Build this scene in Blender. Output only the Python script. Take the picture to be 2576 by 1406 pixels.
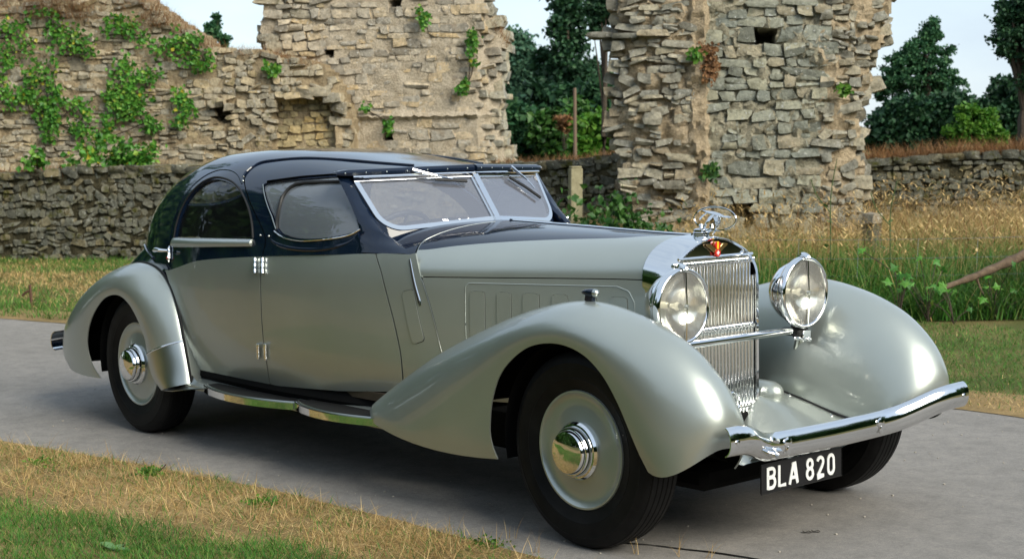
import bpy, math, random
import numpy as np
from mathutils import Vector, Matrix
from mathutils.geometry import delaunay_2d_cdt

for o in list(bpy.data.objects): bpy.data.objects.remove(o)
SC = bpy.context.scene
COL = SC.collection
RNG = np.random.default_rng(7)
random.seed(7)

# ---------------------------------------------------------------- camera
CAM_POS = np.array([4.41134, -5.01050, 1.59383])
CAM_D = np.array([-0.75041338, 0.6554974, -0.08487001])
CAM_R = np.array([0.65884301, 0.75209793, -0.01657081])
CAM_U = np.array([-0.05296844, 0.06835097, 0.99625423])
cd = bpy.data.cameras.new('camera'); cam = bpy.data.objects.new('camera', cd); COL.objects.link(cam)
cd.sensor_width = 36.0; cd.lens = 36.0 * 3923.2 / 2576.0
cd.clip_start = 0.1; cd.clip_end = 3000
cd.dof.use_dof = True; cd.dof.focus_distance = 6.9; cd.dof.aperture_fstop = 6.3
M = Matrix.Identity(4)
for i in range(3):
    M[i][0] = CAM_R[i]; M[i][1] = CAM_U[i]; M[i][2] = -CAM_D[i]; M[i][3] = CAM_POS[i]
cam.matrix_world = M
SC.camera = cam

# ---------------------------------------------------------------- sky, sun, exposure
SUN_AZ = math.radians(2)       # direction the light comes from, measured from +X (the car's nose) towards +Y
SUN_EL = math.radians(35)
world = bpy.data.worlds.new('World'); SC.world = world; world.use_nodes = True
nt = world.node_tree; nt.nodes.clear()
n_out = nt.nodes.new('ShaderNodeOutputWorld'); n_bg = nt.nodes.new('ShaderNodeBackground')
n_sky = nt.nodes.new('ShaderNodeTexSky'); n_sky.sky_type = 'NISHITA'; n_sky.sun_disc = False
n_sky.sun_elevation = SUN_EL; n_sky.sun_rotation = math.pi/2 - SUN_AZ
n_sky.air_density = 1.0; n_sky.dust_density = .6; n_sky.ozone_density = 1.0
# thin high cloud spread evenly over the whole dome
n_tc = nt.nodes.new('ShaderNodeTexCoord'); n_map = nt.nodes.new('ShaderNodeMapping')
n_map.inputs['Scale'].default_value = (1.6, 1.6, 4.5)
n_no = nt.nodes.new('ShaderNodeTexNoise'); n_no.inputs['Scale'].default_value = 1.7; n_no.inputs['Detail'].default_value = 7
n_no.inputs['Roughness'].default_value = .58
n_cr = nt.nodes.new('ShaderNodeValToRGB'); n_cr.color_ramp.elements[0].position = .34; n_cr.color_ramp.elements[1].position = .66
n_cr.color_ramp.elements[0].color = (.66, .66, .66, 1); n_cr.color_ramp.elements[1].color = (.95, .95, .95, 1)
n_mx = nt.nodes.new('ShaderNodeMix'); n_mx.data_type = 'RGBA'
n_mx.inputs[7].default_value = (2.75, 3.25, 3.75, 1)
L = nt.links.new
L(n_tc.outputs['Generated'], n_map.inputs['Vector']); L(n_map.outputs[0], n_no.inputs['Vector']); L(n_no.outputs['Fac'], n_cr.inputs[0])
L(n_cr.outputs[0], n_mx.inputs[0]); L(n_sky.outputs[0], n_mx.inputs[6]); L(n_mx.outputs[2], n_bg.inputs[0]); L(n_bg.outputs[0], n_out.inputs[0])
n_bg.inputs[1].default_value = 0.10
sd = bpy.data.lights.new('sun', 'SUN'); sun = bpy.data.objects.new('sun', sd); COL.objects.link(sun)
sd.energy = 2.2; sd.angle = math.radians(36); sd.color = (1.0, .94, .80)
sv = Vector((math.cos(SUN_EL)*math.cos(SUN_AZ), math.cos(SUN_EL)*math.sin(SUN_AZ), math.sin(SUN_EL)))
sun.rotation_euler = sv.to_track_quat('Z', 'Y').to_euler(); sun.location = sv * 40
vs = SC.view_settings; vs.view_transform = 'Standard'; vs.look = 'None'; vs.gamma = 1.0; vs.use_curve_mapping = False
vs.exposure = 1.33
SC.cycles.max_bounces = 8; SC.cycles.transparent_max_bounces = 16; SC.cycles.use_denoising = True
try: SC.cycles.denoiser = 'OPENIMAGEDENOISE'
except Exception: pass

# ---------------------------------------------------------------- pixel helpers (2576 x 1406 frame): real points in the place
def ray(px, py): return CAM_D + CAM_R*(px - 1288)/3923.2 - CAM_U*(py - 703)/3923.2
def gnd(px, py, z=0.0):
    v = ray(px, py); return CAM_POS + v*((z - CAM_POS[2])/v[2])
def dep(px, py, d): return CAM_POS + ray(px, py)*d

# ---------------------------------------------------------------- mesh helpers
def mesh_data(name, V, F, mats, smooth=True, ang=None, midx=None):
    me = bpy.data.meshes.new(name)
    me.from_pydata([tuple(map(float, v)) for v in V], [], [tuple(map(int, f)) for f in F])
    for m in (mats if isinstance(mats, (list, tuple)) else [mats]): me.materials.append(m)
    if midx is not None: me.polygons.foreach_set('material_index', np.asarray(midx, np.int32))
    me.polygons.foreach_set('use_smooth', [bool(smooth)] * len(me.polygons))
    me.update()
    if smooth and ang: me.set_sharp_from_angle(angle=math.radians(ang))
    return me
def fast_mesh(name, V, F, mats, smooth=False, midx=None):
    """numpy arrays: V (n,3), F (m,3) or (m,4)"""
    V = np.ascontiguousarray(V, np.float32); F = np.ascontiguousarray(F, np.int32); k = F.shape[1]
    me = bpy.data.meshes.new(name)
    me.vertices.add(len(V)); me.vertices.foreach_set('co', V.ravel())
    me.loops.add(F.size); me.loops.foreach_set('vertex_index', F.ravel())
    me.polygons.add(len(F)); me.polygons.foreach_set('loop_start', np.arange(0, F.size, k, dtype=np.int32))
    try: me.polygons.foreach_set('loop_total', np.full(len(F), k, np.int32))
    except Exception: pass
    for m in (mats if isinstance(mats, (list, tuple)) else [mats]): me.materials.append(m)
    if midx is not None: me.polygons.foreach_set('material_index', np.ascontiguousarray(midx, np.int32))
    me.polygons.foreach_set('use_smooth', np.full(len(F), bool(smooth)))
    me.update(calc_edges=True); me.validate()
    return me
def link(name, data, parent=None, **props):
    ob = bpy.data.objects.new(name, data); COL.objects.link(ob)
    if parent is not None: ob.parent = parent
    for k, v in props.items(): ob[k] = v
    return ob
def part(name, V, F, mats, parent, smooth=True, ang=40, **props):
    return link(name, mesh_data(name, V, F, mats, smooth, ang), parent, **props)
def flip(V, F):
    V = np.array(V, float); V[:, 1] *= -1
    return V, [tuple(reversed(f)) for f in F]
def both(name, V, F, mats, parent, ang=40, mod=None, **props):
    a = part(name, V, F, mats, parent, ang=ang, **props)
    b = part(name, *flip(V, F), mats, parent, ang=ang, **props)
    if mod: mod(a); mod(b)
    return a, b
def thing(name, label, cat, loc=(0, 0, 0), group=None):
    ob = bpy.data.objects.new(name, None); COL.objects.link(ob); ob.location = loc
    ob.empty_display_size = .2; ob['label'] = label; ob['category'] = cat
    if group: ob['group'] = group
    return ob
def join(*parts):
    V = []; F = []; n = 0
    for v, f in parts:
        v = np.asarray(v, float); V.append(v); F += [tuple(i + n for i in q) for q in f]; n += len(v)
    return np.vstack(V), F
def grid(P, cu=False, cv=False, inv=False):
    P = np.asarray(P, float); a, b = P.shape[:2]; F = []
    for i in range(a if cu else a - 1):
        for j in range(b if cv else b - 1):
            i2, j2 = (i + 1) % a, (j + 1) % b
            q = (i*b + j, i2*b + j, i2*b + j2, i*b + j2)
            F.append(q[::-1] if inv else q)
    return P.reshape(-1, 3), F
def box(c, s, bev=0.0):
    c = np.array(c, float); h = np.array(s, float)/2
    if bev <= 0:
        V = np.array([[x, y, z] for x in (-1, 1) for y in (-1, 1) for z in (-1, 1)])*h + c
        F = [(0, 1, 3, 2), (4, 6, 7, 5), (0, 4, 5, 1), (2, 3, 7, 6), (0, 2, 6, 4), (1, 5, 7, 3)]
        return V, F
    b = min(bev, h.min()*.9); V = []; idx = {}
    for sx in (-1, 1):
        for sy in (-1, 1):
            for sz in (-1, 1):
                for k in range(3):
                    p = np.array([sx, sy, sz])*h; q = p.copy()
                    for a in range(3):
                        if a != k: q[a] -= np.sign(p[a])*b
                    idx[(sx, sy, sz, k)] = len(V); V.append(q + c)
    F = []
    I = idx
    for k in range(3):
        a, b2 = [(1, 2), (2, 0), (0, 1)][k]
        for s in (-1, 1):
            def g(u, v):
                t = [0, 0, 0]; t[k] = s; t[a] = u; t[b2] = v; return I[(t[0], t[1], t[2], k)]
            q = (g(-1, -1), g(1, -1), g(1, 1), g(-1, 1)); F.append(q if s > 0 else q[::-1])
    for k in range(3):
        a, b2 = [(1, 2), (2, 0), (0, 1)][k]
        for u in (-1, 1):
            for v in (-1, 1):
                def g(w, f):
                    t = [0, 0, 0]; t[k] = w; t[a] = u; t[b2] = v; return I[(t[0], t[1], t[2], f)]
                q = (g(-1, a), g(1, a), g(1, b2), g(-1, b2)); F.append(q if u*v < 0 else q[::-1])
    for sx in (-1, 1):
        for sy in (-1, 1):
            for sz in (-1, 1):
                q = tuple(I[(sx, sy, sz, k)] for k in range(3)); F.append(q if sx*sy*sz > 0 else q[::-1])
    return np.array(V), F
def frames(P, closed=False, up=(0, 0, 1)):
    P = np.asarray(P, float); n = len(P)
    T = np.zeros_like(P)
    for i in range(n):
        a, b = (P[(i-1) % n], P[(i+1) % n]) if closed else (P[max(i-1, 0)], P[min(i+1, n-1)])
        T[i] = (b - a)/(np.linalg.norm(b - a) + 1e-12)
    up = np.broadcast_to(np.asarray(up, float), P.shape)
    S = np.cross(T, up); ln = np.linalg.norm(S, axis=1, keepdims=True)
    S = np.where(ln > 1e-4, S/np.maximum(ln, 1e-9), np.array([[0, 1., 0]]))
    U = np.cross(S, T)
    return T, S, U
def sweep(P, prof, closed=False, up=(0, 0, 1), caps=True, scale=None):
    """prof: list of (side, up) offsets, closed loop"""
    P = np.asarray(P, float); T, S, U = frames(P, closed, up); prof = np.asarray(prof, float)
    sc = np.ones(len(P)) if scale is None else np.asarray(scale, float)
    G = P[:, None] + (S[:, None]*prof[None, :, :1] + U[:, None]*prof[None, :, 1:2])*sc[:, None, None]
    V, F = grid(G, cu=closed, cv=True)
    if caps and not closed:
        k = len(prof); F += [tuple(range(k)), tuple(reversed(range(len(V) - k, len(V))))]
    return V, F
def tube(P, r, n=8, closed=False, caps=True, scale=None, up=(0, 0, 1)):
    a = np.linspace(0, 2*np.pi, n, endpoint=False)
    return sweep(P, np.stack([np.cos(a)*r, np.sin(a)*r], 1), closed, up, caps, scale)
def strip(P, w, t, closed=False, up=(0, 0, 1), caps=True):
    return sweep(P, [(-w/2, -t/2), (w/2, -t/2), (w/2, t/2), (-w/2, t/2)], closed, up, caps)
def lathe(prof, n=32, origin=(0, 0, 0), axis='y', sgn=1, arc=(0, 2*math.pi)):
    """prof: (radius, height along axis)"""
    full = abs(arc[1]-arc[0]-2*math.pi) < 1e-6
    a = np.linspace(arc[0], arc[1], n, endpoint=not full); prof = np.asarray(prof, float)
    c, s = np.cos(a), np.sin(a)
    r = prof[:, 0][:, None]; h = np.repeat(prof[:, 1][:, None]*sgn, len(a), 1)
    if axis == 'y': G = np.stack([r*c, h, r*s], -1)
    elif axis == 'x': G = np.stack([h, r*c, r*s], -1)
    else: G = np.stack([r*c, r*s, h], -1)
    V, F = grid(G, cv=full); return V + np.array(origin, float), F
def in_poly(p, poly):
    x, y = p[..., 0], p[..., 1]; r = np.zeros(x.shape, bool); n = len(poly)
    for i in range(n):
        x1, y1 = poly[i]; x2, y2 = poly[(i+1) % n]
        c = (y1 > y) != (y2 > y)
        with np.errstate(divide='ignore', invalid='ignore'):
            r ^= c & (x < (x2 - x1)*(y - y1)/(y2 - y1 + 1e-15) + x1)
    return r
def patch(outer, holes, fn, du, dv):
    """triangulated region of a (u, v) surface with real openings"""
    outer = np.asarray(outer, float); holes = [np.asarray(h, float) for h in holes]
    lo, hi = outer.min(0), outer.max(0)
    U, Vv = np.meshgrid(np.arange(lo[0]+du/2, hi[0], du), np.arange(lo[1]+dv/2, hi[1], dv), indexing='ij')
    Pt = np.stack([U.ravel(), Vv.ravel()], 1)
    keep = in_poly(Pt, outer)
    for h in holes: keep &= ~in_poly(Pt, h)
    B = np.vstack([outer] + holes)
    s = np.array([1/du, 1/dv])
    Pt = Pt[keep]
    d = np.full(len(Pt), 9.0)
    for k in range(0, len(Pt), 2000):
        d[k:k+2000] = np.min(np.linalg.norm((Pt[k:k+2000, None] - B[None])*s, axis=2), 1)
    Pt = Pt[d > .45]
    allp = np.vstack([B, Pt]); E = []; n = 0
    for lp in [outer] + holes:
        E += [(n + i, n + (i+1) % len(lp)) for i in range(len(lp))]; n += len(lp)
    vs_, es_, fs_, *_ = delaunay_2d_cdt([Vector(p*s) for p in allp], E, [], 0, 1e-6)
    P2 = np.array([(v[0], v[1]) for v in vs_])/s
    F = np.array([f for f in fs_]); c = P2[F].mean(1)
    k = in_poly(c, outer)
    for h in holes: k &= ~in_poly(c, h)
    return fn(P2[:, 0], P2[:, 1]), [tuple(f) for f in F[k]]
def orient(V, F, ref):
    """turn all faces so that their normals point away from ref (a point or function)"""
    V = np.asarray(V, float); out = []
    for f in F:
        a, b, c = V[f[0]], V[f[1]], V[f[2]]; nrm = np.cross(b - a, c - a); m = (a + b + c)/3
        r = ref(m) if callable(ref) else np.asarray(ref)
        out.append(f if np.dot(nrm, m - r) > 0 else tuple(reversed(f)))
    return V, out
def solid(t, off=-1, mo=0, rim=0):
    def f(ob):
        m = ob.modifiers.new('thickness', 'SOLIDIFY'); m.thickness = t; m.offset = off
        m.material_offset = mo; m.material_offset_rim = rim; m.use_even_offset = False
        e = ob.modifiers.new('crisp_edges', 'EDGE_SPLIT'); e.split_angle = math.radians(50); e.use_edge_sharp = False
    return f
# ---------------------------------------------------------------- curves and car surfaces
def pchip(xs, ys):
    xs = np.asarray(xs, float); ys = np.asarray(ys, float)
    if xs[0] > xs[-1]: xs, ys = xs[::-1], ys[::-1]
    h = np.diff(xs); d = np.diff(ys) / h
    m = np.zeros_like(ys)
    for i in range(1, len(xs) - 1):
        if d[i-1] * d[i] > 0:
            w1 = 2*h[i] + h[i-1]; w2 = h[i] + 2*h[i-1]
            m[i] = (w1 + w2) / (w1 / d[i-1] + w2 / d[i])
    m[0], m[-1] = d[0], d[-1]
    def f(x):
        x = np.clip(np.asarray(x, float), xs[0], xs[-1])
        i = np.clip(np.searchsorted(xs, x) - 1, 0, len(xs) - 2)
        t = (x - xs[i]) / h[i]
        return ((2*t**3 - 3*t**2 + 1)*ys[i] + (t**3 - 2*t**2 + t)*h[i]*m[i]
                + (-2*t**3 + 3*t**2)*ys[i+1] + (t**3 - t**2)*h[i]*m[i+1])
    return f
def catmull(P, n, closed=False):
    """points -> n smooth points, even in arc length"""
    P = np.asarray(P, float)
    if closed: Q = np.vstack([P[-1], P, P[0], P[1]])
    else: Q = np.vstack([2*P[0]-P[1], P, 2*P[-1]-P[-2]])
    out = []
    for i in range(1, len(Q) - 2):
        p0, p1, p2, p3 = Q[i-1], Q[i], Q[i+1], Q[i+2]
        t = np.linspace(0, 1, 24, endpoint=False)[:, None]
        out.append(0.5*((2*p1) + (-p0+p2)*t + (2*p0-5*p1+4*p2-p3)*t*t + (-p0+3*p1-3*p2+p3)*t**3))
    out = np.vstack(out + [Q[-2][None]])
    s = np.r_[0, np.cumsum(np.linalg.norm(np.diff(out, axis=0), axis=1))]
    u = np.linspace(0, s[-1], n, endpoint=not closed)
    return np.stack([np.interp(u, s, out[:, k]) for k in range(P.shape[1])], 1)
def poly(P, n, closed=False):
    P = np.asarray(P, float)
    if closed: P = np.vstack([P, P[:1]])
    s = np.r_[0, np.cumsum(np.linalg.norm(np.diff(P, axis=0), axis=1))]
    u = np.linspace(0, s[-1], n, endpoint=not closed)
    return np.stack([np.interp(u, s, P[:, k]) for k in range(P.shape[1])], 1)

# half width of the lower body / cowl / bonnet in plan
W_body = pchip([-4.95, -4.8, -4.5, -4.0, -3.5, -3.0, -2.4, -1.9, -1.5, -1.28, -0.8, -0.14, 0.1],
               [.30, .42, .56, .66, .73, .775, .79, .765, .705, .655, .50, .30, .262])
P_body = pchip([.20, .38, .48, .62, .80, .95, 1.06, 1.14, 1.2],
               [.82, .90, .945, .985, 1.0, .995, .975, .95, .93])
def S_low(x, z):                     # lower body side: (x, z) -> y (near side is -y)
    return -W_body(x) * P_body(z)
Z_belt = pchip([-4.9, -4.4, -4.0, -3.4, -3.0, -2.36, -1.7, -1.3, -0.14], [.80, .88, .92, .955, 1.01, 1.06, 1.095, 1.11, 1.12])
# greenhouse
G_w = pchip([-4.50, -4.42, -4.25, -4.0, -3.7, -3.4, -3.0, -2.4, -1.9, -1.6, -1.4], [.10, .28, .42, .545, .645, .715, .758, .771, .746, .697, .664])
G_t = pchip([-4.50, -4.42, -4.25, -4.0, -3.7, -3.4, -3.0, -2.6, -2.1, -1.85, -1.62, -1.4], [1.06, 1.15, 1.29, 1.435, 1.545, 1.592, 1.602, 1.588, 1.540, 1.515, 1.49, 1.45])
G_b = pchip([-4.5, -4.2, -3.9, -3.5, -3.0, -2.36, -1.7, -1.4], [1.02, 1.02, .98, .93, 1.011, 1.06, 1.095, 1.11])
GP, GQ = 3.6, 3.2
def S_green(x, th):                  # th 0 near belt .. pi far belt
    c, s = np.cos(th), np.sin(th)
    fr = np.abs(s)**(2/GP)
    y = -G_w(x) * np.sign(c) * np.abs(c)**(2/GQ) * (1 - .14*fr)
    return np.stack([x + 0*th, y, G_b(x) + (G_t(x) - G_b(x))*fr], -1)
# bonnet and scuttle
H_s = pchip([-1.8, -1.3, -.14, .1], [1.0, 1.006, 1.028, 1.03])
H_p = pchip([-1.8, -1.43, -.9, -.14, .1], [1.24, 1.236, 1.222, 1.2, 1.198])
def S_hood(x, th):
    c, s = np.cos(th), np.sin(th)
    k = np.clip((x + 1.3)/1.16, 0, 1); q = 2.6 + .2*k
    y = -W_body(x) * .980 * np.sign(c) * np.abs(c)**(2/q)
    z = H_s(x) + (H_p(x) - H_s(x)) * (.93*np.abs(s)**(2/2.1) + .07*(1 - np.abs(y)/W_body(x)))
    return np.stack([x + 0*th, y, z], -1)
# ---------------------------------------------------------------- materials
def mat(name, col=(.5, .5, .5), rough=.5, metal=0.0, spec=.5, coat=0.0, coat_r=.03):
    m = bpy.data.materials.new(name); m.use_nodes = True
    b = m.node_tree.nodes['Principled BSDF']
    b.inputs['Base Color'].default_value = (*col, 1); b.inputs['Roughness'].default_value = rough
    b.inputs['Metallic'].default_value = metal; b.inputs['Specular IOR Level'].default_value = spec
    b.inputs['Coat Weight'].default_value = coat; b.inputs['Coat Roughness'].default_value = coat_r
    return m
def N(m, kind, **inp):
    n = m.node_tree.nodes.new(kind)
    for k, v in inp.items(): n.inputs[k.replace('_', ' ')].default_value = v
    return n
def LK(m, a, b): m.node_tree.links.new(a, b)
def ramp(m, stops, interp='LINEAR'):
    r = m.node_tree.nodes.new('ShaderNodeValToRGB'); cr = r.color_ramp; cr.interpolation = interp
    while len(cr.elements) < len(stops): cr.elements.new(.5)
    for e, (p, c) in zip(cr.elements, stops): e.position = p; e.color = (*c, 1) if len(c) == 3 else c
    return r
def bsdf(m): return m.node_tree.nodes['Principled BSDF']
def bump(m, height, strength=.3, dist=.02):
    b = N(m, 'ShaderNodeBump', Strength=strength, Distance=dist)
    LK(m, height, b.inputs['Height']); LK(m, b.outputs[0], bsdf(m).inputs['Normal']); return b
def mixc(m, fac, a, b, blend='MIX'):
    n = m.node_tree.nodes.new('ShaderNodeMix'); n.data_type = 'RGBA'; n.blend_type = blend
    for s, v in ((0, fac), (6, a), (7, b)):
        if hasattr(v, 'links'): LK(m, v, n.inputs[s])
        else: n.inputs[s].default_value = v if s == 0 else (*v, 1)
    return n.outputs[2]
def coords(m, kind='Object'):
    return m.node_tree.nodes.new('ShaderNodeTexCoord').outputs[kind]
def noise(m, scale, detail=4, rough=.55, vec=None, dist=0):
    n = N(m, 'ShaderNodeTexNoise', Scale=scale, Detail=detail, Roughness=rough, Distortion=dist)
    if vec is not None: LK(m, vec, n.inputs['Vector'])
    return n.outputs['Fac']

def paint(name, col, metal, rough, coat, dust):
    m = mat(name, col, rough, metal, .5, coat, .02)
    v = coords(m)
    big = noise(m, 2.2, 3, .5, v); fine = noise(m, 900, 1, .5, v)
    r = ramp(m, [(.3, tuple(c*.95 for c in col)), (.7, tuple(min(1, c*1.05) for c in col))]); LK(m, big, r.inputs[0])
    c2 = mixc(m, dust, r.outputs[0], (.42, .42, .38)); LK(m, c2, bsdf(m).inputs['Base Color'])
    rr = N(m, 'ShaderNodeMapRange', **{'To_Min': rough*.88, 'To_Max': rough*1.12}); LK(m, noise(m, 7, 5, .6, v), rr.inputs['Value'])
    LK(m, rr.outputs[0], bsdf(m).inputs['Roughness'])
    bump(m, fine, .012, .002)
    return m
M_silver = paint('silver_paint', (.384, .418, .390), .68, .37, .70, .015)
M_navy = paint('navy_paint', (.0035, .0085, .022), 0.0, .045, .0, .001)
M_chrome = mat('chrome', (.80, .81, .82), .045, 1.0)
v_ = coords(M_chrome); rr_ = N(M_chrome, 'ShaderNodeMapRange', To_Min=.025, To_Max=.085); LK(M_chrome, noise(M_chrome, 25, 4, .6, v_), rr_.inputs['Value']); LK(M_chrome, rr_.outputs[0], bsdf(M_chrome).inputs['Roughness'])
M_dullchrome = mat('dull_chrome', (.50, .52, .49), .32, 1.0)
M_under = mat('underseal_black', (.006, .006, .006), .95, spec=.1)
M_tyre = mat('tyre_rubber', (.012, .012, .013), .55, spec=.16)
v_ = coords(M_tyre); r_ = ramp(M_tyre, [(.35, (.0035, .0035, .004)), (.8, (.009, .009, .009))]); LK(M_tyre, noise(M_tyre, 14, 6, .6, v_), r_.inputs[0]); LK(M_tyre, r_.outputs[0], bsdf(M_tyre).inputs['Base Color'])
bump(M_tyre, noise(M_tyre, 260, 2, .5, v_), .10, .002)
M_rubber = mat('black_rubber', (.010, .010, .010), .55, spec=.4)
M_leather = mat('dark_leather', (.050, .036, .024), .5)
bump(M_leather, noise(M_leather, 120, 3), .2, .003)
M_cloth = mat('grey_headlining', (.10, .10, .095), .9)
M_wood = mat('dashboard_wood', (.05, .022, .010), .35, coat=.4)
M_black = mat('plate_black', (.006, .006, .007), .28)
M_white = mat('plate_white', (.62, .63, .62), .45)
M_red = mat('enamel_red', (.50, .02, .012), .2, coat=.6)
M_yellow = mat('enamel_yellow', (.75, .42, .03), .2, coat=.6)
M_brass = mat('brass', (.42, .29, .12), .35, 1.0)
M_gap = mat('panel_gap', (.003, .003, .003), .9, spec=0)
M_bulb = mat('bulb_glass', (.85, .83, .72), .08, 0, .8)
def glass(name, tint, base, mul, film, fcol=(.50, .56, .62)):
    """thin pane: Fresnel mirror over clear glass with a pale film: dust, and sky reflection put into its colour"""
    m = bpy.data.materials.new(name); m.use_nodes = True; t = m.node_tree; t.nodes.clear()
    out = t.nodes.new('ShaderNodeOutputMaterial'); mx = t.nodes.new('ShaderNodeMixShader'); mf = t.nodes.new('ShaderNodeMixShader')
    tr = t.nodes.new('ShaderNodeBsdfTransparent'); gl = t.nodes.new('ShaderNodeBsdfGlossy'); df = t.nodes.new('ShaderNodeBsdfDiffuse')
    tr.inputs[0].default_value = (*tint, 1); gl.inputs['Roughness'].default_value = 0; gl.inputs[0].default_value = (.95, .96, 1, 1); df.inputs[0].default_value = (*fcol, 1)
    fr = t.nodes.new('ShaderNodeFresnel'); fr.inputs[0].default_value = 1.52
    ad = t.nodes.new('ShaderNodeMath'); ad.operation = 'MULTIPLY_ADD'; ad.use_clamp = True
    ad.inputs[1].default_value = mul; ad.inputs[2].default_value = base; mf.inputs[0].default_value = film
    t.links.new(fr.outputs[0], ad.inputs[0]); t.links.new(ad.outputs[0], mx.inputs[0])
    t.links.new(tr.outputs[0], mf.inputs[1]); t.links.new(df.outputs[0], mf.inputs[2])
    t.links.new(mf.outputs[0], mx.inputs[1]); t.links.new(gl.outputs[0], mx.inputs[2]); t.links.new(mx.outputs[0], out.inputs[0])
    return m
M_glass = glass('window_glass', (.86, .92, .90), .0, .7, .01)
M_door_glass = glass('door_glass', (.82, .88, .88), .03, .8, .24)
M_screen = glass('windscreen_glass', (.92, .95, .95), .10, 1.0, .17, (.55, .58, .70))  # lavender film paints in the pale sky reflection along with dust
M_lens = glass('headlamp_lens', (.97, .97, .93), .04, 1.0, .14, (.8, .8, .76))  # pale film whitens the lens, painting in its bright sky reflection
M_reflector = mat('lamp_reflector', (.92, .91, .86), .16, 1.0)
# ================================================================ THE CAR (x forward, origin on the ground under the front axle)
WB = 3.646
car = thing('vintage_car', 'two-tone silver and navy vintage saloon with chrome radiator parked on the road', 'car')
def low3(x, z): return np.stack([x, S_low(x, z), z], -1)
def th_green(x, z):
    fr = np.clip((np.asarray(z) - G_b(x))/(G_t(x) - G_b(x)), 0, 1); return np.arcsin(np.clip(fr**(GP/2), 0, 1))
def gpt(x, z, off=0.0):
    p = S_green(np.asarray(x, float), th_green(x, z)); p[..., 1] -= off; return p
AX = lambda m: np.array([m[0], 0, .8])

# ---- wings -------------------------------------------------------------------
def wing_mesh(rows, bow0, bow1, n=72, nt=16, ni=14, pq=(2.2, 2.0), bulge=.012):
    R = catmull(rows, n); s = np.linspace(0, 1, n)[:, None]
    lip, sil, inn = R[:, 0:3], R[:, 3:6], R[:, 6:9]
    a = np.linspace(0, np.pi/2, nt)[None]
    g = np.sin(a)
    w0 = np.exp(-(s/.09)**2); w1 = np.exp(-((1 - s)/.10)**2)
    X = lip[:, :1] + (sil[:, :1] - lip[:, :1])*g
    Z = lip[:, 2:3] + (sil[:, 2:3] - lip[:, 2:3])*g - 4*g*(1 - g)*(bow0*w0 + bow1*w1)
    Y = sil[:, 1:2] + (lip[:, 1:2] - sil[:, 1:2])*np.maximum(1 - g**pq[0], 0)**(1/pq[1]) - bulge*np.sin(np.pi*g)
    O = np.stack([X, Y, Z], -1)
    b = np.linspace(0, np.pi/2, ni)[None, 1:]
    XI = sil[:, :1] + (inn[:, :1] - sil[:, :1])*(1 - np.cos(b))
    ZI = sil[:, 2:3] + (inn[:, 2:3] - sil[:, 2:3])*(1 - np.cos(b))
    YI = sil[:, 1:2] + (inn[:, 1:2] - sil[:, 1:2])*np.sin(b)
    I = np.stack([XI, YI, ZI], -1)
    lipin = lip + (sil - lip)*.05; lipin[:, 1] = lip[:, 1] + .03     # rolled edge of the arch
    lipin[:, 0] = lip[:, 0]; lipin[:, 2] = lip[:, 2]
    return np.concatenate([O, I], 1), lip
F_ROWS = [  # lip x y z | crest x y z | inner edge x y z, from the front lower corner over the wheel to the tail
 (.405, -.850, .372,  .640, -.700, .470,  .530, -.500, .350),
 (.368, -.862, .440,  .664, -.700, .535,  .510, -.475, .358),
 (.325, -.870, .525,  .655, -.700, .615,  .460, -.460, .372),
 (.270, -.876, .625,  .580, -.700, .735,  .370, -.455, .390),
 (.190, -.880, .725,  .425, -.700, .855,  .260, -.450, .415),
 (.080, -.882, .795,  .200, -.700, .938,  .120, -.440, .450),
 (-.069, -.882, .820, -.060, -.700, .975, -.050, -.435, .490),
 (-.234, -.882, .787, -.330, -.700, .930, -.300, -.460, .510),
 (-.383, -.880, .684, -.620, -.705, .835, -.600, -.520, .510),
 (-.454, -.878, .561, -.950, -.720, .697, -.900, -.590, .460),
 (-.480, -.875, .430, -1.200, -.745, .560, -1.150, -.650, .420),
 (-.470, -.872, .360, -1.375, -.770, .448, -1.300, -.690, .390),
 (-.455, -.868, .325, -1.425, -.795, .398, -1.360, -.73, .375),
 (-.445, -.865, .304, -1.418, -.800, .345, -1.380, -.745, .340)]
P, F_LIP = wing_mesh(F_ROWS, .045, .035)
V, F = grid(P, inv=True)
both('front_wing', V, F, [M_silver, M_under], car, mod=solid(.006, -1, 1, 0), ang=70)
x0 = -WB
R_ROWS = [
 (-4.050, -.850, .275, -4.660, -.730, .295, -4.50, -.45, .30),
 (-4.150, -.850, .345, -4.745, -.725, .380, -4.62, -.45, .42),
 (-4.195, -.855, .440, -4.705, -.715, .530, -4.60, -.45, .52),
 (-4.170, -.860, .545, -4.565, -.700, .665, -4.47, -.45, .62),
 (-4.085, -.862, .655, -4.375, -.690, .785, -4.30, -.45, .72),
 (-3.935, -.865, .755, -4.080, -.680, .905, -4.05, -.47, .80),
 (-3.770, -.865, .785, -3.800, -.690, .962, -3.80, -.50, .84),
 (-3.640, -.865, .745, -3.560, -.705, .940, -3.56, -.55, .84),
 (-3.545, -.862, .660, -3.385, -.725, .850, -3.38, -.60, .78),
 (-3.475, -.860, .560, -3.270, -.740, .700, -3.26, -.65, .64),
 (-3.445, -.858, .460, -3.205, -.748, .540, -3.20, -.68, .50),
 (-3.400, -.855, .355, -3.165, -.750, .420, -3.16, -.69, .40),
 (-3.310, -.850, .285, -3.140, -.750, .330, -3.14, -.70, .32)]
P, R_LIP = wing_mesh(R_ROWS, .012, .0, pq=(2.0, 2.0))
both('rear_wing', *grid(P), [M_silver, M_under], car, mod=solid(.006, -1, 1, 0), ang=70)
# bead where the rear wing meets the body
rr = catmull([(r[3], r[4] - .004, r[5]) for r in R_ROWS[5:]], 40)
both('wing_piping', *tube(rr + np.array([.012, -.012, 0.0]), .007, 6), M_rubber, car)
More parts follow.
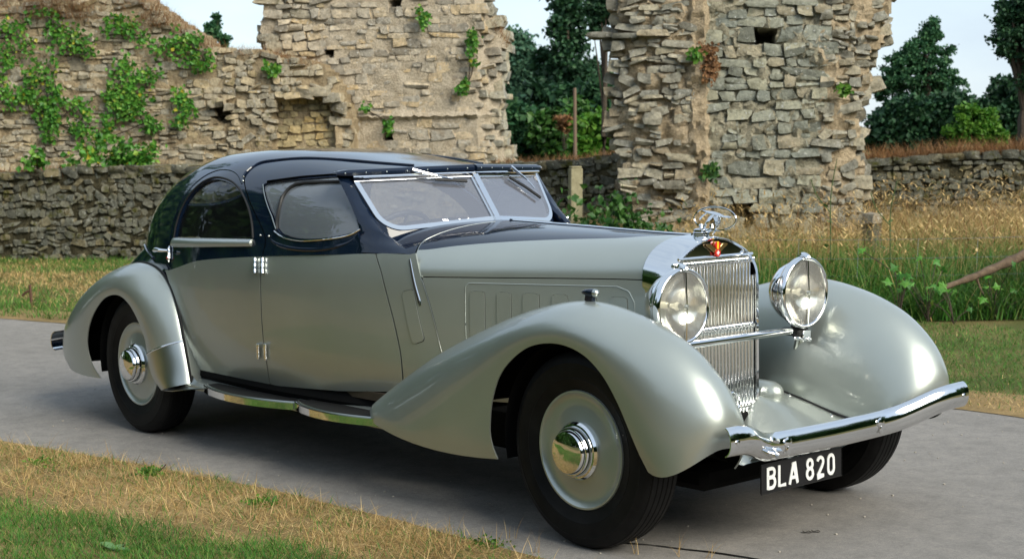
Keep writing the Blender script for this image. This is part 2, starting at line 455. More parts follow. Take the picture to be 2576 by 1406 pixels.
# bright stone guard on the foot of the rear wing
gs = catmull(R_ROWS, 72)
sel = P[63:72, 0:15].copy(); 
cc = sel.reshape(-1, 3).mean(0); sel[..., 1] -= .005; sel[..., 0] += .003
both('stone_guard', *grid(sel), M_dullchrome, car, mod=solid(.003, 1))
fa = catmull([(-3.312, -.852, .283), (-3.20, -.848, .290), (-3.05, -.828, .314), (-2.90, -.800, .336)], 18); fb_ = catmull([(-3.142, -.754, .372), (-3.09, -.755, .345), (-3.0, -.765, .340), (-2.90, -.785, .341)], 18)
tt = np.linspace(0, 1, 6)[None, :, None]; fg = fa[:, None]*(1 - tt) + fb_[:, None]*tt; fg[..., 2] -= .012*np.sin(np.pi*tt[..., 0])
both('wing_foot', *orient(*grid(fg), (-3.1, 0, -2)), M_dullchrome, car, mod=solid(.003, 0), ang=60)
both('guard_bead', *tube(sel[0], .006, 6), M_chrome, car)

# ---- wheels ------------------------------------------------------------------
def wheel(x, sgn):
    yc = .735*sgn; org = (x, yc, .395)
    T = [(.225, -.062), (.235, -.075), (.262, -.086), (.285, -.0935), (.288, -.0955), (.291, -.0945), (.30, -.097), (.335, -.0985), (.344, -.0975), (.347, -.0985), (.350, -.0958), (.362, -.092), (.378, -.082), (.387, -.072)]
    ribs = np.linspace(-.068, .068, 6); pr = []
    for a, b in zip(ribs[:-1], ribs[1:]):
        k = lambda y: .3945 - .9*y*y
        pr += [(k(a) - .006, a), (k(a), a + .004), (k(b), b - .004), (k(b) - .006, b)]
    prof = T + pr + [(r, -h) for r, h in T[::-1]]
    V, F = lathe(prof, 96, org); V, F = orient(V, F, lambda m: np.array([x, yc, .395]) + .33*np.array([m[0]-x, 0, m[2]-.395])/(np.hypot(m[0]-x, m[2]-.395) + 1e-9))
    V[:, 2] = np.maximum(V[:, 2], .0015 + .002*0)
    ty = part('tyre', V, F, M_tyre, car, ang=28)
    dp = [(.238, .052), (.240, .074), (.236, .083), (.229, .083), (.223, .076), (.20, .070), (.17, .073), (.13, .082), (.10, .088), (.0, .088)]
    V, F = lathe(dp, 72, org, sgn=sgn); di = part('wheel_disc', *orient(V, F, (x, yc - .3*sgn, .395)), M_silver, ty, ang=35)
    cp = [(.115, .086), (.116, .098), (.108, .108), (.100, .110), (.099, .128), (.094, .136), (.089, .137), (.088, .146), (.082, .155), (.058, .162), (.028, .166), (.0, .167)]
    V, F = lathe(cp, 64, org, sgn=sgn); part('hub_cap', *orient(V, F, (x, yc - .3*sgn, .395)), M_chrome, ty, ang=32)
    V, F = lathe([(.24, -.05), (.12, -.03), (0, -.03)], 32, org, sgn=sgn); part('brake_drum', V, F, M_under, ty)
    return ty
for xw in (0.0, -WB):
    for sg in (-1, 1): wheel(xw, sg)
# dark wheel-house liners and chassis
def liner(x, R, s):
    a = np.linspace(-.05, np.pi + .25, 28)
    G = np.array([[(x + R*np.cos(t), y*s, .40 + R*np.sin(t)) for y in (-.80, -.57)] for t in a])
    V, F = grid(G); n = len(V); 
    V = np.vstack([V, [(x, -.57*s, .40)]]); F += [(n, 2*i + 1, 2*i + 3) for i in range(len(a) - 1)]
    return V, F
both('wheel_house', *liner(-.05, .42, 1), M_under, car)
both('wheel_house', *liner(-WB - .10, .40, 1), M_under, car)
part('chassis', *join(box((-2.2, 0, .34), (4.4, 1.0, .20), .03), box((-.1, 0, .26), (.8, .84, .11), .03), box((-2.35, 0, .42), (1.9, 1.30, .06), .01)), M_under, car)
both('sill', *orient(*grid(np.array([[(x, S_low(x, .43) + .03, .45) , (x, S_low(x, .43) + .005, .37), (x, S_low(x, .43) + .05, .29), (x, -.45, .28)] for x in np.linspace(-3.3, -1.0, 24)])), (-2, 0, .5)), M_under, car)

# ---- lower body --------------------------------------------------------------
def lowpatch(outer, name, mat_, holes=(), du=.05, dv=.05):
    V, F = patch(outer, holes, low3, du, dv); V, F = orient(V, F, AX)
    if name in ('bonnet_louvre', 'cowl_ventilator'): V[:, 1] -= .0035
    return both(name, V, F, mat_, car, mod=solid(.012, -1), ang=50)
gap = .004
xt = np.linspace
def belt(xa, xb, n=20): 
    xs = np.linspace(xa, xb, n); return np.stack([xs, G_b(xs)], 1)
DF = np.array([(-1.515, 1.102), (-1.462, 1.009), (-1.421, .90), (-1.388, .80), (-1.369, .716), (-1.358, .623), (-1.368, .52), (-1.394, .457)])
DF = catmull(DF, 26)
DM = catmull([(-2.371, 1.06), (-2.362, .90), (-2.360, .748), (-2.372, .54), (-2.413, .391)], 22)
DB = np.stack([np.linspace(-1.394, -2.413, 24), np.interp(np.linspace(-1.394, -2.413, 24), [-2.413, -1.832, -1.394], [.391, .421, .457])], 1)
door = np.vstack([DF + [-gap, 0], DB[1:-1], (DM + [gap, 0])[::-1], belt(-2.371 + gap, -1.515 - gap, 24)[1:-1]])
lowpatch(door, 'front_door', M_silver)
DR = np.vstack([(DM - [gap, 0]), np.stack([np.linspace(-2.417, -3.17, 16), np.full(16, .391)], 1)[1:],
                catmull([(-3.17, .391), (-3.22, .55), (-3.30, .75), (-3.44, .936)], 16)[1:], belt(-3.44, -2.371 - gap, 24)[1:-1]])
lowpatch(DR, 'rear_door', M_silver)
HE = catmull([(-1.275, 1.112), (-1.245, 1.04), (-1.206, .945), (-1.164, .819), (-1.126, .651), (-1.09, .45)], 26)
cowl = np.vstack([DF[::-1] + [gap, 0], np.stack([np.linspace(-1.51, -1.275, 8), np.full(8, 1.106)], 1)[1:-1], HE - [gap, 0]])
# cowl panel with its ventilator flap as a separate piece
vent = np.array([(-1.330, .935), (-1.276, .950), (-1.268, .94), (-1.214, .722), (-1.222, .708), (-1.272, .692), (-1.284, .70), (-1.336, .92)])
lowpatch(cowl, 'cowl_panel', M_silver, holes=[poly(vent, 40, True)])
vi = (vent - vent.mean(0))*np.array([.94, .985]) + vent.mean(0)
lowpatch(poly(vi, 40, True), 'cowl_ventilator', M_silver)
# behind the fixed panels: a dark inner skin so the shut lines read as gaps
xs = np.linspace(-3.30, -.15, 50); zs = np.linspace(.36, .985, 10)
G = np.array([[(x, S_low(x, z) + .022, min(z, float(G_b(x)) - .03)) for z in zs] for x in xs])
both('inner_skin', *orient(*grid(G), AX), M_gap, car)
# rear quarter and tail below the cabin
xs = np.linspace(-3.30, -4.93, 34); ztop = np.interp(xs, [-4.93, -4.4, -3.9, -3.44, -3.2], [.60, .79, .90, .932, .93])
G = np.array([[(x, S_low(x, z) + .008, z) for z in np.linspace(.36, zt, 14)] for x, zt in zip(xs, ztop)])
both('rear_quarter', *orient(*grid(G), AX), M_navy, car)
xb = np.interp(xs, [-4.93, -4.4, -3.30], [-4.5, -4.15, -3.30])
A = np.stack([xs, S_low(xs, ztop) + .008, ztop], 1); B = np.stack([xb, -G_w(xb), G_b(xb) + .004], 1); B[:, 2] = np.maximum(B[:, 2], A[:, 2])
t = np.linspace(0, 1, 8)[None, :, None]
G = A[:, None]*(1 - t) + B[:, None]*t; G[..., 2] += .004*np.sin(np.pi*t[..., 0])*np.clip((-3.4 - xs[:, None])/.4, 0, 1)
both('tail_deck', *orient(*grid(G), AX), M_navy, car)
G = np.array([[(x, y, z) for y in np.linspace(-w, w, 6)] for x, z, w in ((-4.93, .36, .27), (-4.935, .60, .30), (-4.5, 1.02, .10))])
part('tail_panel', *grid(G), M_navy, car)
rr = catmull([B[i] + np.array([0, -.004, .012]) for i in (13, 18, 23, 28, 33)], 20)
both('tail_bead', *tube(rr, .008, 6), M_navy, car)

# ---- greenhouse --------------------------------------------------------------
FO = catmull([(-2.555, 1.425), (-2.42, 1.437), (-2.283, 1.447), (-2.044, 1.462), (-1.925, 1.455), (-1.86, 1.405), (-1.76, 1.305), (-1.645, 1.215), (-1.803, 1.176), (-2.019, 1.158), (-2.165, 1.165), (-2.262, 1.186), (-2.312, 1.231), (-2.43, 1.325), (-2.53, 1.40)], 90, True)
FO = poly([(-2.555, 1.410), (-2.54, 1.426), (-2.42, 1.437), (-2.283, 1.447), (-2.044, 1.460), (-1.93, 1.463), (-1.905, 1.452), (-1.645, 1.225), (-1.65, 1.212), (-1.70, 1.194), (-1.803, 1.176), (-1.92, 1.163), (-2.019, 1.158), (-2.10, 1.159), (-2.165, 1.165), (-2.23, 1.177), (-2.275, 1.20), (-2.34, 1.255)], 96, True)
RO = catmull([(-3.405, 1.120), (-3.400, 1.20), (-3.372, 1.285), (-3.325, 1.355), (-3.251, 1.410), (-3.17, 1.435), (-3.087, 1.442), (-2.99, 1.436), (-2.906, 1.424), (-2.81, 1.402), (-2.724, 1.370), (-2.64, 1.325), (-2.573, 1.275), (-2.52, 1.215), (-2.490, 1.150)], 70)
RO = np.vstack([RO, poly([(-2.490, 1.150), (-2.50, 1.142), (-3.395, 1.112), (-3.405, 1.120)], 40)[1:-1]])
to_th = lambda p, s: np.stack([p[:, 0], th_green(p[:, 0], p[:, 1]) if s < 0 else np.pi - th_green(p[:, 0], p[:, 1])], 1)
xf = np.array([-1.60, -1.66, -1.72, -1.78, -1.83]); zf = np.array([1.10, 1.20, 1.30, 1.39, 1.455])
fe = np.stack([xf, th_green(xf, zf)], 1); tc = np.linspace(fe[-1, 1], np.pi/2, 14)[1:]
fc = np.stack([np.interp(tc, [fe[-1, 1], np.pi/2], [-1.835, -1.63]), tc], 1)
nearb = np.vstack([fe, fc]); farb = np.stack([nearb[::-1, 0], np.pi - nearb[::-1, 1]], 1)[1:]
frontb = np.vstack([nearb, farb])
rb = np.stack([np.full(50, -4.495), np.linspace(np.pi, 0.0, 50)], 1)
side_far = np.stack([np.linspace(-1.60, -4.495, 60), np.full(60, np.pi)], 1)[1:-1]
side_near = np.stack([np.linspace(-4.495, -1.60, 60), np.full(60, 0.0)], 1)[1:-1]
frontb[0, 1] = 0; frontb[-1, 1] = np.pi
outer = np.vstack([frontb, side_far, rb, side_near])
an_ = np.linspace(0, 2*np.pi, 40, endpoint=False)
BO = np.stack([-4.13 + .15*np.cos(an_), np.pi/2 + .42*np.sin(an_)], 1)
holes = [to_th(FO, -1), to_th(RO, -1), to_th(FO, 1)[::-1], to_th(RO, 1)[::-1], BO]
V, F = patch(outer, holes, S_green, .035, .035)
V, F = orient(V, F, lambda m: np.array([max(m[0], -3.6), 0, 1.1]))
roof = part('roof', V, F, [M_navy, M_cloth], car, ang=50); solid(.02, -1, 1, 0)(roof)
def gline(pts, off=.0): 
    p = np.asarray(pts, float); return gpt(p[:, 0], p[:, 1], off)
def side_pair(name, V, F, m, parents=(car, car), ang=40):
    part(name, V, F, m, parents[0], ang=ang); part(name, *flip(V, F), m, parents[1], ang=ang)
# window panes, frames
def pane(outline, inset, name, m):
    V, F = patch(outline, [], lambda x, z: gpt(x, z, -inset), .06, .05)
    V, F = orient(V, F, AX); return both(name, V, F, m, car, ang=60)
pane(RO, .016, 'rear_window', M_glass)
V, F = patch(BO, [], lambda x, t_: S_green(x, t_) - np.array([-.008, 0, .008]), .05, .12); part('back_window', V, F, M_glass, car)
pane(FO, .016, 'front_window', M_door_glass)
# rear window surround: slim arch and a deep silver sill
ar = catmull([(-3.418, 1.112), (-3.412, 1.20), (-3.384, 1.288), (-3.335, 1.362), (-3.258, 1.420), (-3.17, 1.446), (-3.087, 1.453), (-2.99, 1.447), (-2.90, 1.434), (-2.80, 1.408), (-2.715, 1.374), (-2.63, 1.328), (-2.563, 1.278), (-2.51, 1.215), (-2.478, 1.148)], 60)
both('window_arch', *tube(gline(ar, .002), .006, 8), M_rubber, car)
ar2 = catmull([(-3.49, 1.10), (-3.475, 1.20), (-3.44, 1.30), (-3.38, 1.39), (-3.29, 1.455), (-3.18, 1.487), (-3.07, 1.492), (-2.96, 1.482), (-2.86, 1.458), (-2.77, 1.42)], 50)
both('window_hood_bead', *tube(gline(ar2, -.002), .005, 8), M_navy, car)
zt_, zb_ = np.linspace(1.112, 1.142, 26), np.linspace(1.060, 1.110, 26); xs = np.r_[-3.43, -3.425, np.linspace(-3.41, -2.49, 22), -2.478, -2.474]
G = np.stack([gline(np.stack([xs, zt_ + .004], 1), -.012), gline(np.stack([xs, zt_], 1), .012), gline(np.stack([xs, zt_ - .016], 1), .020), gline(np.stack([xs, zb_ + .012], 1), .020), gline(np.stack([xs, zb_], 1), .008), gline(np.stack([xs, zb_ - .004], 1), -.01)], 1)
cG = G.mean(1, keepdims=True); kk = np.interp(np.arange(26), [0, .6, 1.5, 24, 24.6, 25], [.0, .75, 1, 1, .75, .0])[:, None, None]
G = cG + (G - cG)*kk; both('window_sill', *orient(*grid(G, cv=True), AX), M_silver, car, ang=60)
# front window: inner sliding frame with a rounded rear corner, reveal bead
ff = catmull([(-2.278, 1.185), (-2.300, 1.24), (-2.316, 1.30), (-2.326, 1.352), (-2.318, 1.395), (-2.285, 1.420), (-2.22, 1.430)], 30)
ff = np.vstack([ff, poly([(-2.22, 1.430), (-1.95, 1.437)], 14)[1:]])
both('sliding_window_frame', *tube(gline(ff, -.008), .009, 6), M_rubber, car)
fb = catmull([(-2.285, 1.190), (-2.23, 1.170), (-2.165, 1.157), (-2.019, 1.150), (-1.803, 1.168), (-1.70, 1.187), (-1.640, 1.214)], 40)
both('window_bead', *tube(gline(fb, .005), .0042, 6), M_chrome, car)
fl = poly([(-2.553, 1.418), (-2.34, 1.26), (-2.28, 1.20)], 20)
both('window_rear_bead', *tube(gline(fl, .002), .003, 6), M_dullchrome, car)
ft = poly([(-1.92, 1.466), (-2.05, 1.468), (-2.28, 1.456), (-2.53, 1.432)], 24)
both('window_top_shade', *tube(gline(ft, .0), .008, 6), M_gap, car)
sw = catmull([(-2.35, 1.172), (-2.29, 1.137), (-2.18, 1.113), (-2.02, 1.105), (-1.85, 1.115), (-1.72, 1.145), (-1.66, 1.18)], 40)
both('sill_swage', *tube(gline(sw, -.004), .011, 8, scale=np.interp(np.arange(40), [0, 8, 32, 39], [.3, 1, 1, .3])), M_navy, car)
# roof gutter that crowns the front door, with its rivets
gut = [(-2.798, 1.455), (-2.815, 1.48)]
gp = list(gline(gut, .002)) + [S_green(np.array(a), np.array(b)) for a, b in ((-2.80, .90), (-2.70, .99), (-2.50, 1.11), (-2.25, 1.22), (-2.0, 1.30), (-1.80, 1.38))]
gp = catmull(np.array(gp), 60)
both('roof_gutter', *tube(gp + np.array([0, -.002, .003]), .006, 6), M_navy, car)
bp = catmull([(-2.798, 1.455), (-2.626, 1.348), (-2.452, 1.233), (-2.36, 1.15), (-2.362, 1.07)], 40)
both('door_shut_line', *tube(gline(bp, -.0015), .0035, 6), M_gap, car)
dl = catmull([(-1.515, 1.112), (-1.545, 1.14), (-1.57, 1.18), (-1.60, 1.215)], 12)
for (x, z) in ((-2.80, 1.458), (-2.77, 1.435), (-2.405, 1.165), (-2.325, 1.163)):
    p = gpt(np.array(x), np.array(z), .004); V, F = lathe([(.006, 0), (.005, .004), (.003, .006), (0, .007)], 10, p, sgn=-1); both('stud', V, F, M_dullchrome, car)

# ---- bonnet, scuttle ---------------------------------------------------------
tc_ = pchip([-1.76, -1.315, -1.13, -.939, -.681, -.416, -.16, -.1], [.50, .554, .683, .821, .988, 1.178, 1.56, 1.57])
xs = np.linspace(-1.335, -.135, 60)
vv = np.linspace(0, 1, 16)
def edge_x(x, th):    # the bonnet's rear edge curves back towards the top
    k = np.clip((x + .8)/(-.535), 0, 1); return x + k*(np.interp(th, [0, .5, .75, 1.1, 1.57], [.085, .02, -.025, -.02, -.005]))
G = np.array([[S_hood(edge_x(x, tc_(x)*v), tc_(x)*v) for v in vv] for x in xs]); G = G.reshape(len(xs), len(vv), 3)
V, F = orient(*grid(G), AX); both('bonnet_top', V, F, M_silver, car, ang=50)
G = np.array([[S_hood(edge_x(x, tc_(x) + (np.pi/2 - tc_(x))*v), tc_(x) + (np.pi/2 - tc_(x))*v) for v in vv] for x in xs]).reshape(len(xs), len(vv), 3)
V, F = orient(*grid(G), AX); both('bonnet_centre', V, F, M_navy, car, ang=50)
hx = np.linspace(-1.33, -.14, 40); hp = np.stack([hx, 0*hx, H_p(hx) + .003], 1)
part('bonnet_hinge', *tube(hp, .006, 6), M_chrome, car)
# scuttle between bonnet and windscreen
xs = np.linspace(-1.80, -1.340, 24)
G = np.array([[S_hood(edge_x(x, th) - (.006 if i == len(xs) - 1 else 0), th) for th in np.linspace(.30, np.pi/2, 22)] for i, x in enumerate(xs)]).reshape(len(xs), 22, 3)
G[..., 2] -= .001
V, F = orient(*grid(G), AX); both('scuttle', V, F, M_navy, car, ang=50)
he = np.vstack([[p for p in low3(HE[::-1, 0], HE[::-1, 1]) if p[2] < .99], [S_hood(edge_x(-1.336, t), np.array(t)) for t in np.linspace(.12, 1.5, 18)]])
both('bonnet_edge_bead', *tube(poly(he, 80), .0020, 6), M_dullchrome, car)
# bonnet side panels: raised frame line and pressed louvre doors
z0 = H_s(np.array(-.7))
bs = np.vstack([HE + [gap, 0], np.stack([np.linspace(-1.08, -.135, 20), np.full(20, .45)], 1)[1:], [(-.135, .7), (-.135, 1.024)],
               np.stack([np.linspace(-.16, -1.25, 24), H_s(np.linspace(-.16, -1.25, 24)) - .004], 1)])
bs = bs[[i for i in range(len(bs)) if not (bs[i, 1] > 1.03)]]
louv = []
for a, b in ((-.977, -.900), (-.843, -.770), (-.716, -.634), (-.577, -.499), (-.440, -.365), (-.303, -.218)):
    r = .012; louv.append(np.array([(a, .60), (a, .951 - r), (a + .004, .951 - .004), (a + r, .951), (b - r, .951), (b - .004, .951 - .004), (b, .951 - r), (b, .60)]))
hl = [poly(l, 44, True) for l in louv]
lowpatch(poly(bs, 160, True), 'bonnet_side', M_silver, holes=hl, du=.045, dv=.045)
for l in louv:
    li = (l - l.mean(0))*np.array([.955, .991]) + l.mean(0); lowpatch(poly(li, 44, True), 'bonnet_louvre', M_silver)
fr_ = [(-1.0, .70), (-1.0, .97), (-.985, .985), (-.27, .993), (-.215, .975), (-.188, .93), (-.183, .80)]
fr_ = poly(fr_, 120); both('bonnet_pressing', *tube(low3(fr_[:, 0], fr_[:, 1]) + np.array([0, .0005, 0]), .0026, 6), M_silver, car)
# trafficator strip
st = poly([(-1.305, 1.085), (-1.232, .872)], 14); sp = low3(st[:, 0], st[:, 1]) + np.array([0, -.003, 0])
both('trafficator', *sweep(sp, [(-.0095, -.003), (.0095, -.003), (.0070, .0), (-.0070, .0)], up=(0, -1, 0), scale=np.interp(np.arange(14), [0, 1, 4, 12, 13], [.6, .8, .9, 1.15, .5])), M_chrome, car)
both('trafficator_arm', *sweep(sp + np.array([.0, -.001, 0]), [(-.0035, -.002), (.0035, -.002), (.0035, .0015), (-.0035, .0015)], up=(0, -1, 0), scale=np.interp(np.arange(14), [0, 1, 12, 13], [.2, .8, 1.2, .2])), M_rubber, car)
# door hinges, handle
for (xa, za, xb_, zb_) in ((-2.415, 1.050, -2.402, .975), (-2.347, 1.053, -2.333, .977), (-2.402, .612, -2.426, .535), (-2.333, .618, -2.358, .535)):
    pp = poly([(xa, za), (xb_, zb_)], 12); p3 = low3(pp[:, 0], pp[:, 1]) + np.array([0, -.010, 0])
    both('door_hinge', *tube(p3, .0105, 10, scale=np.where(np.arange(12) % 4 == 0, .88, 1.0)), M_chrome, car)
hz = np.linspace(1.068, .978, 12); hx_ = np.linspace(-3.463, -3.445, 12)
p3 = gpt(hx_, hz, .008)
ha, hb = both('handle_plate', *tube(p3, .011, 8, scale=np.interp(np.arange(12), [0, 2, 6, 9, 11], [.3, .9, .8, 1.0, .2])), M_chrome, car)
c0 = p3[3]
hv = catmull([c0 + np.array([.02, -.02, 0]), c0 + np.array([-.01, -.045, .002]), c0 + np.array([-.06, -.050, .004]), c0 + np.array([-.10, -.045, -.002])], 16)
both('door_handle', *tube(hv, .012, 8, scale=np.interp(np.arange(16), [0, 4, 9, 13, 15], [.6, .8, 1.0, 1.1, .3])), M_chrome, car)
k0 = p3[8] + np.array([0, -.010, 0]); both('door_lock', *lathe([(.007, 0), (.006, .004), (0, .005)], 10, k0, sgn=-1), M_red, car)

# ---- windscreen --------------------------------------------------------------
WT_o, WT_c = np.array([-1.804, -.589, 1.447]), np.array([-1.609, 0, 1.456])
WB_o, WB_c = np.array([-1.612, -.548, 1.202]), np.array([-1.432, 0, 1.233])
def wsp(u, v):
    u = np.asarray(u, float)[..., None]; v = np.asarray(v, float)[..., None]
    return (WB_o*(1-u) + WB_c*u)*(1-v) + (WT_o*(1-u) + WT_c*u)*v
wn = np.cross(WB_c - WB_o, WT_o - WB_o); wn /= np.linalg.norm(wn)
cr = [(.0 + .17*(1 - math.sin(a)), .0 + .30*(1 - math.cos(a))) for a in np.linspace(math.pi/2, 0, 9)]
wo = [(.0, .975), (.985, .975), (.985, .03)] + cr[::-1]
wo = poly(wo, 90, True); wo3 = wsp(wo[:, 0], wo[:, 1])
V, F = patch(wo, [], wsp, .08, .12); V, F = orient(V, F, (-2.6, 0, 1.2)); both('windscreen_pane', V, F, M_screen, car)
sk = wo3[(wo[:, 1] < .42) & (wo[:, 0] < .97)]; sk = sk[np.argsort(sk[:, 1])]
both('screen_base', *grid(np.stack([sk + wn*.004, sk + [.014, -.006, -.022], sk + [.03, -.012, -.07]], 1)), M_navy, car, ang=60)
V, F = strip(wo3, .024, .020, True, up=wn); both('windscreen_frame', V, F, M_chrome, car, ang=30)
part('windscreen_centre_bar', *strip(poly([WB_c + [.012, 0, -.005], WT_c + [.010, 0, .0]], 6), .034, .022, up=(.5, 0, .5)), M_chrome, car)
dh = poly([WT_o + [.016, -.016, .011], WT_c + [.018, 0, .011]], 10); both('header_bead', *tube(dh, .007, 6), M_chrome, car)
# header rail above the screen with its row of screws
hs = poly([(-1.842, -.668, 1.474), (-1.838, -.658, 1.474), (-1.83, -.64, 1.4745), (-1.609, 0, 1.489)], 24)
V, F = sweep(hs, [(.026, -.010), (.028, .004), (.020, .015), (.006, .020), (-.13, .016), (-.13, -.008)], up=(0, 0, 1), scale=np.r_[.55, .85, np.ones(22)]); both('windscreen_header', V, F, M_navy, car, ang=35)
for t in np.linspace(.06, .95, 7):
    p = hs[0]*(1 - t) + hs[-1]*t + np.array([.024, -.012, .002]); both('header_screw', *lathe([(.0042, 0), (.0035, .0025), (0, .0035)], 8, p, axis='x'), M_dullchrome, car)
# A-posts flaring into the scuttle
sec = []
for k, (xr, xf_, y, z) in enumerate([(-1.69, -1.36, -.655, 1.106), (-1.69, -1.42, -.650, 1.132), (-1.685, -1.50, -.645, 1.16), (-1.685, -1.56, -.638, 1.20), (-1.70, -1.625, -.630, 1.245), (-1.735, -1.69, -.624, 1.30), (-1.805, -1.765, -.620, 1.385), (-1.865, -1.82, -.620, 1.455), (-1.885, -1.84, -.620, 1.488)]):
    ysh = .03 if k < 3 else .0
    sec.append([(xr, y - .022 - ysh*.6, z), (xr*.75 + xf_*.25, y - .030 - ysh*.4, z), (xr*.35 + xf_*.65, y - .018, z), (xf_, y + .025 + ysh, z), (xf_ - .012, y + .050 + ysh, z), (xr*.5 + xf_*.5, y + .052, z), (xr, y + .04, z)])
G = np.array(sec); G2 = np.stack([np.stack([catmull(G[:, j, :], 28)[i] for j in range(G.shape[1])]) for i in range(28)])
V, F = grid(G2, cv=True); V, F = orient(V, F, lambda m: np.array([m[0]*.0 - 1.62 - (m[2] - 1.2)*.65, -.615, m[2]])); F.append(tuple(range(len(V) - 7, len(V))))
both('windscreen_post', V, F, M_navy, car, ang=45)
# wipers
def wiper(p0, p1, p2, blade, s):
    V, F = join(tube(poly([p0, p1], 5), .0075, 8, scale=[1.5, 1.2, 1, .9, .7]), tube(poly([p1, p2], 4), .0045, 6)); a = part('wiper_arm', V, F, M_chrome, car)
    part('wiper_blade', *strip(poly(blade, 8), .012, .010, up=wn), M_rubber, a)
t = lambda u, v, o: wsp(np.array(u), np.array(v)) + wn*o
wiper(t(.48, 1.06, .040), t(.66, .93, .035), t(.78, .86, .030), [t(.64, .88, .024), t(.77, .845, .024), t(.90, .81, .024)], -1)
mir = lambda p: np.array(p)*[1, -1, 1]
wiper(mir(t(.46, 1.06, .040)), mir(t(.28, .80, .035)), mir(t(.20, .62, .03)), [mir(t(.50, .88, .02)), mir(t(.30, .66, .02)), mir(t(.13, .44, .02))], 1)

# ---- radiator ----------------------------------------------------------------
def rad_outline(w, zt, zs, zb, n=14):
    """closed outline in (y, z): peaked crown, rounded shoulders, straight sides, rounded foot"""
    q = [(0, zt), (.35*w, zt - .018*w/.26), (.62*w, zt - .052), (.80*w, zt - .085), (.93*w, zt - .125), (.985*w, zt - .165), (w, zt - .22)]
    q = catmull(q, 18)
    foot = [(w, zb + .09), (.985*w, zb + .045), (.93*w, zb + .017), (.80*w, zb)]
    h = np.vstack([q, poly([(w, zt - .22), (w, zb + .09)], 8)[1:], catmull(foot, 8)[1:], [(.4*w, zb), (0, zb)]])
    return np.vstack([h, h[-2:0:-1]*[-1, 1]])
ro = rad_outline(.283, 1.199, 0, .345); ri = rad_outline(.266, 1.190, 0, .352)
th_ = np.linspace(np.pi/2, 0, 30)
rk = S_hood(np.full(30, -.150), th_)[:, 1:]*np.array([-1.012, 1.0]) + np.array([0, .003])
rk = np.vstack([rk, poly([(rk[-1, 0], rk[-1, 1]), (.285, .43), (.275, .375), (.22, .345), (0, .345)], 24)[1:]])
def full_ring(o, n=44):
    h = poly(o, n); return np.vstack([h, h[-2:0:-1]*[-1, 1]])
half_of = lambda o: o[:len(o)//2 + 1]
G = np.array([[(x, y, z) for y, z in full_ring(o)] for x, o in ((-.150, rk), (-.085, (poly(rk, 60) + poly(half_of(ro), 60))/2), (-.02, half_of(ro)), (-.006, half_of(ro)), (0.0, half_of(rad_outline(.276, 1.196, 0, .349))), (-.003, half_of(ri)), (-.02, half_of(ri)))])
V, F = grid(G, cv=True); V, F = orient(V, F, lambda m: np.array([-.04, 0, .8])); part('radiator_shell', V, F, M_chrome, car, ang=35)
# crown panel that carries the badge
crown = [p for p in ri if p[1] > 1.118]; crown = sorted(crown, key=lambda p: p[0])
cp_ = np.array([(p[0], p[1]) for p in crown]); V = [(-.006, y, z) for y, z in cp_] + [(-.006, y, 1.116) for y, z in cp_]; n = len(cp_)
part('radiator_crown', np.array(V), [(i + n, i, i + 1, i + 1 + n)[::-1] for i in range(n - 1)], M_chrome, car, smooth=False)
part('radiator_opening_bead', *tube(poly([(-.002, -.236, 1.113), (-.002, .236, 1.113)], 4), .006, 8), M_chrome, car)
V, F = box((-.075, 0, .71), (.03, .52, .70)); part('radiator_core', V, F, M_under, car)
ns = 24; ys = np.linspace(-.252, .252, ns)
for y in ys:
    zb0 = .362 + .03*max(0, (abs(y) - .17)/.08)**2
    zt0 = 1.108 - .10*max(0, (abs(y) - .225)/.03)
    V, F = lathe([(.0096, zb0), (.0096, zt0)], 10, (-.020, y, 0), axis='z'); part('radiator_slat', V, F, M_chrome, car)
for zr in (1.086, .80, .452):
    V, F = join(*[lathe([(0, -.0125), (.008, -.010), (.0115, 0), (.008, .010), (0, .0125)], 8, (-.012, y, zr), axis='z') for y in ys], tube(poly([(-.022, -.255, zr), (-.022, .255, zr)], 3), .005, 6))
    part('slat_clip_row', V, F, M_chrome, car)
# badge: winged roundel
yb = 0.0; zb1 = 1.152; xb1 = .0
def plate(outline, x0_, x1_):
    o = np.asarray(outline, float); n = len(o)
    V = np.vstack([np.stack([np.full(n, x0_), o[:, 0], o[:, 1]], 1), np.stack([np.full(n, x1_), o[:, 0], o[:, 1]], 1)])
    F = [tuple(range(n, 2*n)), tuple(reversed(range(n)))] + [(i, (i+1) % n, n + (i+1) % n, n + i) for i in range(n)]
    return V, F
wingo = catmull([(0, .006), (.020, .002), (.040, .016), (.066, .014), (.058, .004), (.045, -.002), (.032, -.012), (.018, -.020), (0, -.022)], 28)
wingo = np.vstack([wingo, wingo[-2:0:-1]*[-1, 1]])
bd = part('badge_wings', *plate(wingo + [yb, zb1], xb1, xb1 + .006), M_brass, car, smooth=False)
cir = lambda r, cy, cz, n=22: np.stack([cy + r*np.cos(np.linspace(0, 2*np.pi, n, endpoint=False)), cz + r*np.sin(np.linspace(0, 2*np.pi, n, endpoint=False))], 1)
part('badge_roundel', *plate(cir(.0165, yb, zb1 - .022), xb1, xb1 + .009), M_red, bd, smooth=False)
part('badge_cross', *join(plate([(-.009, zb1 - .025), (.009, zb1 - .025), (.009, zb1 - .019), (-.009, zb1 - .019)], xb1 + .009, xb1 + .0105), plate([(-.003, zb1 - .031), (.003, zb1 - .031), (.003, zb1 - .0252), (-.003, zb1 - .0252)], xb1 + .009, xb1 + .0104), plate([(-.003, zb1 - .0188), (.003, zb1 - .0188), (.003, zb1 - .013), (-.003, zb1 - .013)], xb1 + .009, xb1 + .0104)), M_white, bd, smooth=False)
half = lambda a, b: np.array([(y, z) for y, z in cir(.0165, yb, zb1 + .010, 40)])
top = half(0, 0)
